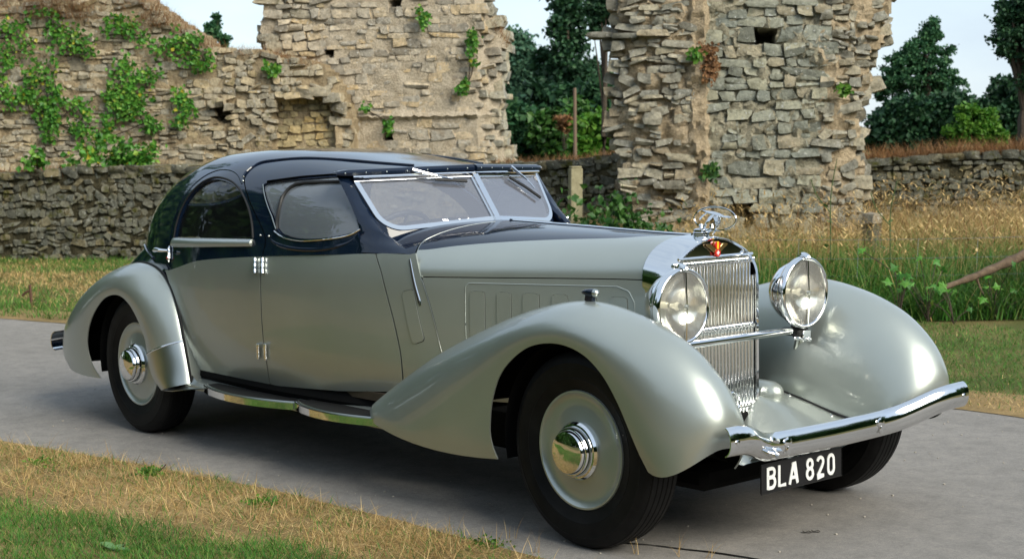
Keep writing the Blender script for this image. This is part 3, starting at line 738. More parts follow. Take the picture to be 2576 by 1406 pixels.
for lo_, hi_, m_ in ((-.018, -.0062, M_red), (-.006, .006, M_yellow), (.0062, .018, M_red)):
    sl = np.array([(np.clip(y, lo_, hi_), z if lo_ <= y <= hi_ else zb1 + .010 + np.sign(z - zb1 - .010)*math.sqrt(max(0, .0165**2 - np.clip(y, lo_, hi_)**2))) for y, z in top])
    part('badge_flag', *plate(sl, xb1, xb1 + .009), m_, bd, smooth=False)
# filler cap and flying-stork ornament inside its ring
cx_ = -.086
cap = part('filler_cap', *lathe([(.040, 1.185), (.040, 1.192), (.034, 1.194), (.034, 1.203), (.037, 1.205), (.037, 1.213), (.033, 1.216), (.033, 1.226), (.022, 1.231), (.010, 1.233), (.008, 1.238), (.011, 1.243), (.008, 1.249), (0, 1.251)], 24, (cx_, 0, 0), axis='z'), M_chrome, car, ang=30)
an = np.linspace(0, 2*np.pi, 56, endpoint=False)
ring = np.stack([-.008 + .118*np.cos(an), 0*an, 1.274 + .050*np.sin(an)], 1)
part('ornament_ring', *tube(ring, .0034, 6, True, up=(0, 1, 0)), M_chrome, car)
bdy = catmull([(-.082, 0, 1.312), (-.055, 0, 1.302), (-.02, 0, 1.296), (.02, 0, 1.290), (.045, 0, 1.284), (.068, 0, 1.283), (.085, 0, 1.282)], 26)
bird = part('stork', *tube(bdy, .011, 8, scale=np.interp(np.linspace(0, 1, 26), [0, .15, .4, .6, .75, .9, 1], [.15, .5, .9, .7, .38, .42, .1])), M_chrome, car)
for s_, dx in ((-1, 0), (1, .030)):
    wg = []
    for k in np.linspace(0, 1, 9):
        c = np.array([-.018 + dx*.5 - .045*k**1.3 + dx*.6*k, s_*(.006 + .020*math.sin(k*2.4)), 1.290 - .075*k]); w = .034*(1 - .55*k)
        wg.append([c + [w*.5, 0, .004], c + [w*.15, s_*.004, 0], c + [-w*.25, s_*.003, -.004], c + [-w*.6, 0, -.012]])
    o_ = part('stork_wing', *grid(np.array(wg)), M_chrome, bird); solid(.003, 0)(o_)
part('stork_legs', *join(tube(catmull([(-.05, .003, 1.298), (-.075, .003, 1.290), (-.098, .003, 1.272)], 8), .0022, 6), tube(catmull([(-.05, -.003, 1.298), (-.070, -.003, 1.286), (-.092, -.003, 1.268)], 8), .0022, 6)), M_chrome, bird)
part('ornament_stem', *tube(catmull([(cx_ + .030, 0, 1.222), (-.040, 0, 1.224), (-.025, 0, 1.232), (-.03, 0, 1.25)], 8), .008, 8), M_chrome, bird)

# ---- headlamps ---------------------------------------------------------------
LX, LY, LZ, LR = .163, .39, .941, .150
for s_ in (-1, 1):
    c = (LX, s_*LY, LZ)
    bowl = [(0, -.158), (.03, -.156), (.064, -.146), (.098, -.120), (.123, -.086), (.138, -.05), (.144, -.026), (.144, -.012)]
    hb_ = part('headlamp', *orient(*lathe(bowl, 48, c, axis='x'), (LX - .05, s_*LY, LZ)), M_chrome, car, ang=60)
    rim = [(.143, -.030), (.152, -.028), (.157, -.016), (.157, .0), (.152, .010), (.146, .012), (.1385, .006), (.138, -.006)]
    part('headlamp_rim', *lathe(rim, 56, c, axis='x'), M_chrome, hb_, ang=60)
    refl = [(.139, -.004), (.128, -.016), (.11, -.032), (.085, -.049), (.055, -.062), (.025, -.069), (0, -.070)]
    part('reflector', *orient(*lathe(refl, 48, c, axis='x'), (LX - .3, s_*LY, LZ)), M_reflector, hb_, ang=60)
    part('bulb', *lathe([(0, -.012), (.012, -.015), (.018, -.030), (.012, -.046), (.009, -.065)], 16, c, axis='x'), M_bulb, hb_)
    part('bulb_shield', *orient(*lathe([(0, -.006), (.010, -.007), (.014, -.014)], 16, c, axis='x'), (LX - .1, s_*LY, LZ)), M_dullchrome, hb_)
    # lens: shallow dome pressed into square facets on its upper half
    G = []
    for r in np.linspace(0, .1385, 12):
        G.append([(LX + .006 + .012*(1 - (r/.1385)**2) + .0012*((int(r/.022) + int((a_*r)/.03)) % 2), s_*LY + r*math.cos(a_), LZ + r*math.sin(a_)) for a_ in np.linspace(0, 2*np.pi, 48, endpoint=False)])
    part('headlamp_lens', *grid(np.array(G), cv=True), M_lens, hb_, ang=60)
    part('lens_bar', *strip(poly([(LX + .016, s_*LY, LZ - .139), (LX + .022, s_*LY, LZ), (LX + .016, s_*LY, LZ + .139)], 8), .007, .005, up=(1, 0, 0)), M_chrome, hb_)
    part('lens_boss', *lathe([(.012, .017), (.010, .024), (0, .027)], 12, c, axis='x'), M_dullchrome, hb_)
    part('rim_clip', *tube(catmull([(LX - .03, s_*LY, LZ + .152), (LX - .01, s_*LY, LZ + .164), (LX + .012, s_*LY, LZ + .160), (LX + .02, s_*LY, LZ + .148)], 10), .011, 8), M_chrome, hb_)
    part('rim_latch', *box((LX - .006, s_*(LY) + .152, LZ - .012), (.020, .010, .022), .003), M_rubber, hb_)
    # pedestal bracket down to the lamp bar
    V, F = join(tube(catmull([(LX - .05, s_*LY, LZ - .130), (LX - .045, s_*LY, LZ - .16), (.10, s_*LY, .775)], 8), .022, 10), box((.10, s_*LY, .765), (.10, .055, .034), .008), box((.10, s_*(LY + .045), .760), (.07, .05, .05), .01))
    part('headlamp_bracket', V, F, M_rubber, car)
    part('bracket_bolts', *join(*[lathe([(.010, -.018), (.010, .0), (.006, .006), (0, .007)], 8, (.155, s_*LY + dy, .742 + dz), axis='x') for dy, dz in ((-.03, .0), (.012, -.006), (.046, -.012))], box((.148, s_*LY + .03, .748), (.008, .055, .05), .003)), M_chrome, car)
    part('bracket_strut', *tube(catmull([(.10, s_*(LY + .05), .80), (.06, s_*(LY + .075), .70), (.02, s_*(LY + .09), .62)], 8), .012, 8), M_dullchrome, car)
part('lamp_bar', *tube(poly([(.130, -LY + .02, .776), (.130, LY - .06, .776)], 6), .0165, 16), M_chrome, car, ang=60)
# sidelamps on the wings
V, F = lathe([(0, -.055), (.007, -.048), (.013, -.030), (.0165, -.005), (.0165, .020)], 16, (-.045, -.70, 1.008), axis='x')
a_, b_ = both('sidelamp', *join((V, F), sweep(poly([(-.055, -.70, .972), (-.048, -.70, 1.0)], 4), [(-.010, -.02), (.010, -.02), (.010, .02), (-.010, .02)], up=(1, 0, 0))), M_navy, car)
V, F = lathe([(.0165, .020), (.016, .030), (.010, .037), (0, .040)], 16, (-.045, -.70, 1.008), axis='x')
part('sidelamp_lens', V, F, M_dullchrome, a_); part('sidelamp_lens', *flip(V, F), M_dullchrome, b_)

# ---- front apron, bumper, plate ---------------------------------------------
xs = np.linspace(-.06, .60, 26); ysn = np.linspace(-.56, .56, 41)
def apron_z(x, y):
    a = np.abs(y); zr = np.interp(x, [-.06, 0, .15, .30, .45, .57], [.498, .487, .450, .408, .378, .355]); zc = .338
    k = np.clip((a - .10)/.21, 0, 1); k = k*k*(3 - 2*k)
    return zc + (zr - zc)*k - .02*np.clip((a - .44)/.1, 0, 1)
xs = np.linspace(-.06, .535, 26)
G = np.array([[(x, y*np.interp(x, [.0, .3, .565], [1, .95, .80]), apron_z(x, y*np.interp(x, [.0, .3, .565], [1, .95, .80]))) for y in ysn] for x in xs])
part('front_apron', *orient(*grid(G), (.3, 0, -3)), M_silver, car, ang=60)
for s_ in (-1, 1):
    part('apron_seam', *tube(catmull([(-.02, s_*.430, .492), (.12, s_*.438, .460), (.25, s_*.446, .424), (.37, s_*.452, .398), (.50, s_*.465, .366)], 24), .005, 6), M_rubber, car)
    # damper cover beside the radiator
    V, F = lathe([(0, .070), (.022, .066), (.042, .050), (.054, .022), (.058, -.02), (.058, -.12)], 24, (0, s_*.345, .487), axis='x')
    part('damper_cover', V, F, M_silver, car)
    for q in ((.28, s_*.425, .412), (.05, s_*.425, .472)):
        part('apron_bolt', *lathe([(.009, 0), (.008, .005), (0, .008)], 8, q, axis='z'), M_chrome, car)
part('apron_cap', *lathe([(.036, 0), (.038, .012), (.030, .022), (.012, .026), (0, .027)], 18, (.44, .19, float(apron_z(np.array(.44), np.array(.19)))), axis='z'), M_brass, car)
part('apron_wing_nut', *join(lathe([(.016, 0), (.014, .012), (0, .016)], 10, (.50, -.08, float(apron_z(np.array(.5), np.array(-.08)))), axis='z'), box((.50, -.08, float(apron_z(np.array(.5), np.array(-.08))) + .015), (.012, .075, .008), .002)), M_chrome, car)
# horn low in front of the grille
V, F = join(lathe([(0, .03), (.012, .028), (.020, .012), (.030, .006), (.048, .0), (.055, -.010), (.050, -.03), (.02, -.05)], 24, (.12, -.068, .510), axis='x'), lathe([(.040, .0), (.044, .004), (.048, .0)], 24, (.145, -.068, .510), axis='x'))
part('horn', V, F, M_chrome, car)
part('starter_dog', *lathe([(.028, -.02), (.028, .02), (.020, .03), (0, .03)], 18, (.09, -.02, .395), axis='x'), M_dullchrome, car)
by = np.linspace(-.765, .765, 90); ab = np.abs(by)
bx = np.interp(ab, [0, .30, .40, .48, .56, .64, .72, .765], [.588, .588, .600, .630, .668, .695, .708, .706])
bz = np.interp(ab, [0, .30, .40, .48, .56, .64, .72, .765], [.420, .424, .430, .448, .482, .506, .512, .512])
ker = np.ones(7)/7
bx[3:-3] = np.convolve(bx, ker, 'valid'); bz[3:-3] = np.convolve(bz, ker, 'valid')
BP = np.stack([bx, by, bz], 1)
aa = np.linspace(-1.45, 1.45, 13)
prof = np.stack([np.cos(aa)*.034, np.sin(aa)*.055], 1)
T_, S_, U_ = frames(BP)
G = BP[:, None] + S_[:, None]*prof[None, :, :1] + U_[:, None]*prof[None, :, 1:2]
bm = part('front_bumper', *orient(*grid(G), lambda m: np.array([.45, m[1], m[2]])), M_chrome, car, ang=60); solid(.004, -1)(bm)
for y in (-.298, .298):
    i = np.abs(by - y).argmin(); c = BP[i] + [.032, 0, .0]
    part('bumper_stud', *join(lathe([(.022, .0), (.021, .006), (.012, .010), (0, .011)], 14, c + [0, 0, .012], axis='x'), box(c + [.004, 0, -.012], (.012, .022, .052), .005)), M_chrome, car)
    part('bumper_iron', *strip(poly([(.20, y, .40), (.40, y, .385), (.575, y, .42)], 10), .05, .014), M_under, car)
for y in (-.735, .735):
    i = np.abs(by - y).argmin(); part('bumper_end_bolt', *lathe([(.010, 0), (.009, .005), (0, .007)], 10, BP[i] + [.033, 0, 0], axis='x'), M_chrome, car)
# clamp of the badge bar on the near side
part('bumper_clamp', *join(tube(catmull([(.60, -.45, .47), (.63, -.41, .465), (.62, -.36, .45)], 8), .012, 8), lathe([(.012, -.02), (.016, 0), (.012, .02)], 10, (.66, -.435, .415), axis='x'), lathe([(.010, -.02), (.013, 0), (0, .02)], 10, (.66, -.40, .425), axis='x')), M_chrome, car)
# lower valance below the bumper
G = np.array([[(x_, y, z_) for y in np.linspace(-.40, .30, 24)] for x_, z_ in ((.535, .40), (.53, .375), (.51, .358), (.40, .345))])
part('front_valance', *orient(*grid(G), (.2, 0, .5)), M_silver, car)
# number plate
def ribbon(path, w):
    P_ = np.asarray(path, float); closed = np.allclose(P_[0], P_[-1]); 
    if closed: P_ = P_[:-1]
    n = len(P_); L_ = []; R_ = []
    for i in range(n):
        a = P_[(i-1) % n] if (closed or i > 0) else P_[i]; b = P_[(i+1) % n] if (closed or i < n-1) else P_[i]
        tt = (b - a); tt /= np.linalg.norm(tt); nn = np.array([-tt[1], tt[0]])
        if (closed or 0 < i < n-1):
            t1 = P_[i] - a; t1 = t1/np.linalg.norm(t1); k = 1/max(.5, abs(np.dot(tt, t1)))
        else: k = 1
        L_.append(P_[i] + nn*w/2*k); R_.append(P_[i] - nn*w/2*k)
    return np.array(L_), np.array(R_), closed
def glyph(strokes, w, org, sc, x_, th):
    out = []
    for s_ in strokes:
        L_, R_, cl = ribbon(s_, w); n = len(L_)
        def m(p, x): return np.stack([np.full(n, x), org[0] + p[:, 0]*sc, org[1] + p[:, 1]*sc], 1)
        e_ = np.arange(n)[:, None, None]*np.array([[[6e-5, 0, 0]]]) + 4e-4*len(out)*np.array([1, 0, 0])
        G = np.stack([m(L_, x_), m(L_, x_ + th), m(R_, x_ + th), m(R_, x_)], 1) + e_
        V, F = grid(G, cu=cl, cv=True)
        if not cl: F += [(0, 1, 2, 3), tuple(4*(n-1) + k for k in (3, 2, 1, 0))]
        out.append((V, F))
    return join(*out)
def arc(cx, cy, rx, ry, a0, a1, n=12):
    a = np.radians(np.linspace(a0, a1, n)); return [(cx + rx*math.cos(t_), cy + ry*math.sin(t_)) for t_ in a]
GL = {'B': [[(.08, 0), (.08, 1)], [(.08, .94)] + arc(.36, .745, .17, .195, 90, -90, 9) + [(.08, .55)], [(.08, .53)] + arc(.36, .295, .20, .235, 90, -90, 9) + [(.08, .06)]],
      'L': [[(.08, 1), (.08, .06), (.56, .06)]],
      'A': [[(.04, 0), (.31, .97), (.34, .97), (.61, 0)], [(.14, .30), (.51, .30)]],
      '8': [arc(.30, .735, .19, .205, 0, 360, 25), arc(.30, .29, .22, .235, 0, 360, 25)],
      '2': [arc(.29, .72, .21, .22, 165, -20, 12) + [(.40, .48), (.10, .10), (.08, .06), (.56, .06)]],
      '0': [arc(.30, .70, .21, .24, 0, 180, 11) + arc(.30, .30, .21, .24, 180, 360, 11) + [(.51, .70)]]}
px_, py0, py1, pz0, pz1 = .560, -.388, .118, .237, .352
np_ = part('number_plate', *box((px_, (py0 + py1)/2, (pz0 + pz1)/2), (.008, py1 - py0, pz1 - pz0), .003), M_black, car, ang=30)
part('plate_edge', *strip(np.array([(px_ + .004, py0, pz0), (px_ + .004, py1, pz0), (px_ + .004, py1, pz1), (px_ + .004, py0, pz1)]), .004, .004, True, up=(1, 0, 0)), M_rubber, np_, smooth=False)
cur = py0 + .030; sc_ = .086
for ch in 'BLA 820':
    if ch == ' ': cur += .030; continue
    wch = {'B': .60, 'L': .60, 'A': .66}.get(ch, .60)
    part('plate_letter' if ch.isalpha() else 'plate_digit', *glyph(GL[ch], .155, (cur, pz0 + .0145), sc_, px_ + .0042, .0035), M_white, np_, smooth=False)
    cur += wch*sc_ + .0165
for y in (-.275, .055): part('plate_screw', *lathe([(.005, 0), (.004, .003), (0, .004)], 8, (px_ + .004, y, pz0 + .014), axis='x'), M_dullchrome, np_)

# ---- rear bumper -------------------------------------------------------------
by2 = np.linspace(-.74, .74, 40); BP2 = np.stack([-5.0 + .11*np.abs(by2/.74)**3, by2, np.full(40, .415)], 1)
T_, S_, U_ = frames(BP2)
G = BP2[:, None] - S_[:, None]*prof[None, :, :1] + U_[:, None]*prof[None, :, 1:2]*1.1
bm2 = part('rear_bumper', *orient(*grid(G), lambda m: np.array([-4.7, m[1], m[2]])), M_chrome, car, ang=60); solid(.004, -1)(bm2)
both('rear_bumper_iron', *strip(poly([(-4.85, -.62, .47), (-4.5, -.55, .46)], 5), .05, .02), M_under, car)

# ---- running boards ----------------------------------------------------------
def pad(x0_, x1_, yo, yi, z, bulge):
    n = 30; t_ = np.linspace(0, 1, n); xs = x0_ + (x1_ - x0_)*t_
    yo_ = -(yo + bulge*np.sin(np.pi*t_)**.8)
    top = np.stack([xs, yo_, np.full(n, z)], 1); inn_ = np.stack([xs, np.full(n, -yi), np.full(n, z)], 1)
    bot = top - [0, 0, .03]; inb = inn_ - [0, 0, .03]
    return top, inn_, bot, inb
for (xa, xb2, yo, bl, za) in ((-2.95, -2.08, .790, .090, .340), (-2.06, -1.33, .795, .085, .350)):
    top, inn_, bot, inb = pad(xa, xb2, yo, .66, za, bl)
    both('running_board', *grid(np.stack([inn_, top, bot, inb], 1), cv=True), M_silver, car, ang=30)
    tr = top.copy(); tr[:, 1] += .018; tr[:, 2] += .004; ti = inn_.copy(); ti[:, 2] += .004
    both('tread_mat', *orient(*grid(np.stack([ti, tr], 1)), (-2, 0, 0)), M_rubber, car)
    ce = top + np.array([0, -.003, -.012]); both('running_board_edge', *sweep(ce, [(-.003, -.017), (.004, -.017), (.004, .017), (-.003, .017)], up=(0, 0, 1)), M_chrome, car, ang=30)
    both('tread_bead', *tube(tr + [0, .0, .002], .004, 6), M_dullchrome, car)
G = np.array([[(x, -.64, .375), (x, -.72, .338), (x, -.79, .326), (x, -.79, .306)] for x in np.linspace(-3.18, -1.25, 20)])
both('running_board_apron', *orient(*grid(G), (-2, 0, .2)), M_silver, car)

# ---- cabin -------------------------------------------------------------------
part('floor', *box((-2.6, 0, .42), (2.4, 1.35, .04)), M_leather, car)
V, F = sweep(np.array([(-1.60, y, 1.08 - .02*abs(y)) for y in np.linspace(-.58, .58, 12)]), [(-.02, -.12), (.05, -.10), (.06, .05), (-.02, .06)]); part('dashboard', V, F, M_wood, car, ang=35)
def seat(x, y, w, h=.52, name='front_seat'):
    V, F = join(box((x + .05, y, .60), (.55, w, .18), .06), box((x - .24, y, .60 + h*.55), (.14, w, h), .06)); return part(name, V, F, M_leather, car, ang=50)
seat(-2.25, -.34, .54); seat(-2.25, .34, .54); seat(-3.40, 0, 1.20, .46, 'rear_seat')
wc = np.array([-1.865, -.315, 1.105]); ax = np.array([-.80, 0, .60]); ax /= np.linalg.norm(ax); e1 = np.array([0, 1., 0]); e2 = np.cross(ax, e1)
an = np.linspace(0, 2*np.pi, 48, endpoint=False)
wr = wc + .215*(np.cos(an)[:, None]*e1 + np.sin(an)[:, None]*e2)
sw_ = part('steering_wheel', *tube(wr, .014, 8, True, up=ax), M_rubber, car)
V, F = join(*[tube(poly([wc - ax*.02, wc + .21*(math.cos(t_)*e1 + math.sin(t_)*e2)], 5), .008, 6) for t_ in (.3, 2.84, 4.71)], tube(poly([wc - ax*.5, wc - ax*.01], 4), .02, 8))
part('steering_spokes', V, F, M_rubber, sw_)
V, F = lathe([(.03, 0), (.03, .015), (0, .02)], 12, wc, axis='x', sgn=-1); part('horn_push', V, F, M_chrome, sw_)
# ================================================================ SETTING
def hash2(i, j, seed=0):
    h = (i.astype(np.int64)*374761393 + j.astype(np.int64)*668265263 + seed*974634777) & 0x7fffffff
    h = ((h ^ (h >> 13))*1274126177) & 0x7fffffff
    return ((h ^ (h >> 16)) & 0xffff)/65535.0
def vnoise(x, y, seed=0):
    i, j = np.floor(x), np.floor(y); fx, fy = x - i, y - j
    fx, fy = fx*fx*(3 - 2*fx), fy*fy*(3 - 2*fy)
    a, b, c, d = (hash2(i + p, j + q, seed) for p, q in ((0, 0), (1, 0), (0, 1), (1, 1)))
    return (a*(1-fx) + b*fx)*(1-fy) + (c*(1-fx) + d*fx)*fy
def fbm(x, y, seed=0, o=4):
    v = 0; a = .5
    for k in range(o): v = v + a*vnoise(x*2**k, y*2**k, seed + k); a *= .5
    return v/.9375
def pos(m):
    return m.node_tree.nodes.new('ShaderNodeNewGeometry').outputs['Position']
def rnd(m):
    g = m.node_tree.nodes.new('ShaderNodeNewGeometry'); o = m.node_tree.nodes.new('ShaderNodeObjectInfo')
    a = m.node_tree.nodes.new('ShaderNodeMath'); a.operation = 'ADD'; LK(m, g.outputs['Random Per Island'], a.inputs[0]); LK(m, o.outputs['Random'], a.inputs[1])
    f = m.node_tree.nodes.new('ShaderNodeMath'); f.operation = 'FRACT'; LK(m, a.outputs[0], f.inputs[0]); return f.outputs[0]

# ---- ground ------------------------------------------------------------------
def ground_mat(name, stops, scale, fine=60, bstr=.5):
    m = mat(name, rough=.95, spec=.1); p = pos(m)
    r = ramp(m, stops); LK(m, noise(m, scale, 6, .62, p, .4), r.inputs[0])
    f = ramp(m, [(.3, (.62, .62, .62)), (.75, (1.25, 1.25, 1.2))]); LK(m, noise(m, fine, 4, .65, p), f.inputs[0])
    LK(m, mixc(m, 1.0, r.outputs[0], f.outputs[0], 'MULTIPLY'), bsdf(m).inputs['Base Color'])
    bump(m, noise(m, fine*1.3, 4, .6, p), bstr, .03); return m
M_ground = ground_mat('meadow_ground', [(.30, (.050, .075, .018)), (.48, (.095, .105, .035)), (.66, (.20, .155, .070)), (.8, (.24, .18, .085))], .55)
M_verge = ground_mat('verge_earth', [(.3, (.16, .12, .055)), (.55, (.29, .205, .10)), (.75, (.38, .28, .14))], 1.6, 90)
S = 400.0
link('ground', mesh_data('ground', [(-S, -S, -.012), (S, -S, -.012), (S, S, -.012), (-S, S, -.012)], [(0, 1, 2, 3)], M_ground, False), kind='structure')
# tarmac lane: near edge and far edge as they run across the place
NEAR = catmull([(-26, -9.5), (-14, -5.4), (-8, -3.1), (-5.4, -2.05), (-3.9, -1.53), (-2.63, -1.255), (-1.42, -1.11), (-.09, -1.075), (1.6, -1.16), (4, -1.5), (9, -2.6), (20, -5.5)], 160)
FAR = catmull([(-26, -4.0), (-16, -.45), (-12.5, .75), (-10.5, 1.27), (-9.58, 1.50), (-6, 2.25), (-3.2, 2.75), (-.83, 3.06), (-.35, 3.07), (1.6, 3.0), (4, 2.6), (9, 1.5), (20, -1.4)], 160)
t = np.linspace(0, 1, 14)[None, :, None]
wob = .035*(fbm(NEAR[:, 0]*3, NEAR[:, 1]*3, 5)[:, None] - .5); NEARw = NEAR + np.stack([0*wob[:, 0], wob[:, 0]], 1)*2
G2 = NEARw[:, None]*(1 - t) + FAR[:, None]*t
crown = .035*np.sin(np.pi*t[0, :, 0])[None, :] + 0*G2[..., 0]
G = np.concatenate([G2, (crown*0 + .0)[..., None]], -1)
M_road = mat('tarmac', rough=.85, spec=.25); p = pos(M_road)
r1 = ramp(M_road, [(.25, (.168, .160, .150)), (.55, (.216, .205, .193)), (.8, (.252, .240, .226))]); LK(M_road, noise(M_road, .9, 6, .6, p, .6), r1.inputs[0])
r6 = ramp(M_road, [(.32, (.82, .82, .82)), (.5, (1, 1, 1)), (.68, (1.16, 1.15, 1.13))]); LK(M_road, noise(M_road, 48, 5, .75, p), r6.inputs[0])
r2 = ramp(M_road, [(.30, (.55, .55, .55)), (.5, (1, 1, 1)), (.72, (1.32, 1.28, 1.22))]); LK(M_road, noise(M_road, 210, 3, .7, p), r2.inputs[0])
r5 = ramp(M_road, [(.3, (.80, .80, .79)), (.5, (1, 1, 1)), (.7, (1.14, 1.13, 1.10))]); LK(M_road, noise(M_road, 9, 6, .7, p), r5.inputs[0])
c1 = mixc(M_road, 1.0, mixc(M_road, 1.0, mixc(M_road, 1.0, r1.outputs[0], r6.outputs[0], 'MULTIPLY'), r5.outputs[0], 'MULTIPLY'), r2.outputs[0], 'MULTIPLY')
vo = N(M_road, 'ShaderNodeTexVoronoi', Scale=95.0); LK(M_road, p, vo.inputs['Vector'])
r3 = ramp(M_road, [(.0, (1, 1, 1)), (.055, (1, 1, 1)), (.075, (0, 0, 0))]); LK(M_road, vo.outputs['Distance'], r3.inputs[0])
r4 = ramp(M_road, [(.62, (0, 0, 0)), (.66, (1, 1, 1))]); LK(M_road, noise(M_road, 14, 2, .5, p), r4.inputs[0])
spk = mixc(M_road, 1.0, r3.outputs[0], r4.outputs[0], 'MULTIPLY')
c2 = mixc(M_road, spk, c1, (.46, .43, .37)); LK(M_road, c2, bsdf(M_road).inputs['Base Color'])
bump(M_road, noise(M_road, 260, 4, .7, p), .45, .006)
link('road', mesh_data('road', *orient(*grid(G), (0, 0, -50)), M_road, True), kind='structure')
# an open joint in the tarmac and a few bits of litter on it
cr = catmull([gnd(1560, 1366)[:2], gnd(1640, 1372)[:2], gnd(1720, 1382)[:2], gnd(1800, 1391)[:2], gnd(1930, 1412)[:2], gnd(2100, 1445)[:2]], 60)
cr = cr + .006*(np.stack([fbm(cr[:, 0]*25, cr[:, 1]*25, 3), fbm(cr[:, 0]*25, cr[:, 1]*25, 9)], 1) - .5)
w = (.0035 + .006*fbm(cr[:, 0]*12, cr[:, 1]*12, 2))[:, None]
tn = np.gradient(cr, axis=0); tn /= np.linalg.norm(tn, axis=1, keepdims=True); nn = np.stack([-tn[:, 1], tn[:, 0]], 1)
V = np.concatenate([np.c_[cr - nn*w, np.full(60, .004)], np.c_[cr + nn*w, np.full(60, .004)]])
link('road_crack', mesh_data('road_crack', *orient(V, [(i, i + 1, 61 + i, 60 + i) for i in range(59)], (0, 0, -50)), mat('crack_dark', (.012, .012, .011), .95, spec=0)), kind='structure')
# straw-strewn soil along the near edge and the far one
def band(name, edge, off0, off1, z, m, s):
    tg = np.gradient(edge, axis=0); tg /= np.linalg.norm(tg, axis=1, keepdims=True); nr = np.stack([tg[:, 1], -tg[:, 0]], 1)*s
    e0 = edge + nr*(off0 + .12*(fbm(edge[:, 0]*2.2, edge[:, 1]*2.2, 11)[:, None] - .5)); e1 = edge + nr*off1
    G = np.stack([np.c_[e0*(1-u) + e1*u, np.full(len(edge), z)] for u in np.linspace(0, 1, 6)], 1)
    return link(name, mesh_data(name, *orient(*grid(G), (0, 0, -50)), m, True), kind='structure')
band('verge', NEAR, -.04, 4.5, .004, M_verge, 1)
band('far_verge', FAR, -.11, .6, .004, M_verge, -1)

# ---- grass -------------------------------------------------------------------
def leaf_mat(name, stops, rough=.6, trans=.25, scale=1.2):
    m = mat(name, rough=rough, spec=.3); r = ramp(m, stops); LK(m, rnd(m), r.inputs[0])
    v = ramp(m, [(.3, (.75, .75, .75)), (.7, (1.2, 1.2, 1.2))]); LK(m, noise(m, scale, 3, .5, pos(m)), v.inputs[0])
    c = mixc(m, 1.0, r.outputs[0], v.outputs[0], 'MULTIPLY'); LK(m, c, bsdf(m).inputs['Base Color'])
    if trans:
        t = m.node_tree; tr = t.nodes.new('ShaderNodeBsdfTranslucent'); LK(m, c, tr.inputs[0]); mx = t.nodes.new('ShaderNodeMixShader'); mx.inputs[0].default_value = trans
        out = [n for n in t.nodes if n.type == 'OUTPUT_MATERIAL'][0]
        LK(m, bsdf(m).outputs[0], mx.inputs[1]); LK(m, tr.outputs[0], mx.inputs[2]); LK(m, mx.outputs[0], out.inputs[0])
    return m
M_green = leaf_mat('green_grass', [(0, (.026, .115, .012)), (.4, (.050, .165, .018)), (.75, (.090, .205, .028)), (1, (.17, .21, .045))])
M_straw = leaf_mat('dry_grass', [(0, (.26, .165, .058)), (.35, (.44, .29, .11)), (.7, (.56, .39, .165)), (1, (.66, .50, .25))])
M_rust = leaf_mat('russet_grass', [(0, (.13, .060, .022)), (.5, (.24, .115, .045)), (1, (.36, .21, .09))])
def blades(P, length, width, lean, az=None, bend=.35, seg=2, rng=RNG):
    """tapered bent blades: (n,3) roots -> V, F(tri)"""
    n = len(P); az = rng.uniform(0, 2*np.pi, n) if az is None else az
    d = np.stack([np.cos(az), np.sin(az), np.zeros(n)], 1); sd = np.stack([-np.sin(az), np.cos(az), np.zeros(n)], 1)
    rot = rng.uniform(0, np.pi, n)[:, None]; sd = sd*np.cos(rot) + d*np.sin(rot)*.6
    rows = []
    for k in range(seg + 1):
        u = k/seg; el = lean + bend*u
        c = P + d*(np.sin(el)*length*u)[:, None] + np.array([0, 0, 1.0])*(np.cos(el)*length*u)[:, None]
        w = (width*(1 - u)**.7)[:, None]
        rows.append((c - sd*w/2, c + sd*w/2) if k < seg else (c,))
    V = np.concatenate([x for r in rows for x in r]); F = []
    idx = np.arange(n)
    for k in range(seg):
        a, b = idx + 2*k*n, idx + (2*k + 1)*n
        if k < seg - 1:
            c, d2 = idx + (2*k + 2)*n, idx + (2*k + 3)*n
            F += [np.stack([a, b, d2], 1), np.stack([a, d2, c], 1)]
        else: F.append(np.stack([a, b, idx + (2*k + 2)*n], 1))
    return V, np.concatenate(F)
def near_y(x): return np.interp(x, NEARw[:, 0], NEARw[:, 1])
def far_y(x): return np.interp(x, FAR[:, 0], FAR[:, 1])
def stuff(name, V, F, m, label, cat='grass'):
    return link(name, fast_mesh(name, V, F, m), kind='stuff', label=label, category=cat)
# foreground verge
n = 170000
x = RNG.uniform(-5.0, 1.0, n); dy = RNG.exponential(.55, n); dy = np.where(RNG.random(n) < .5, RNG.uniform(-.05, 2.3, n), dy - .03); y = near_y(x) - dy
g0, g1 = gnd(0, 1254), gnd(740, 1412)
side = (g1[0]-g0[0])*(y - g0[1]) - (g1[1]-g0[1])*(x - g0[0])       # <0 on the green side, nearer the lens
gn = np.array([-(g1[1]-g0[1]), g1[0]-g0[0]]); sd_ = -side/np.linalg.norm(gn)
patchy = fbm(x*2.3, y*2.3, 21) - .5
isg = RNG.random(n) < np.clip(.05 + .95*np.clip((sd_ + .12 + .5*patchy)/.25, 0, 1) + .5*np.clip(patchy*4 - .75, 0, 1), 0, .93)
bare = fbm(x*6, y*6, 33)
keep = (RNG.random(n) < np.where(isg, 1, .18 + 1.5*(bare - .30))) & ((dy > .02) | (RNG.random(n) < .35))
x, y, isg, dy = x[keep], y[keep], isg[keep], dy[keep]
P = np.stack([x, y, np.full(len(x), .002)], 1)
k = isg; V, F = blades(P[k], RNG.uniform(.03, .085, k.sum()), RNG.uniform(.0026, .0052, k.sum()), RNG.uniform(.1, .9, k.sum()), bend=.5)
stuff('short_green_grass', V, F, M_green, 'short green grass in the lower left foreground')
k = ~isg & (RNG.random(len(x)) < .85)
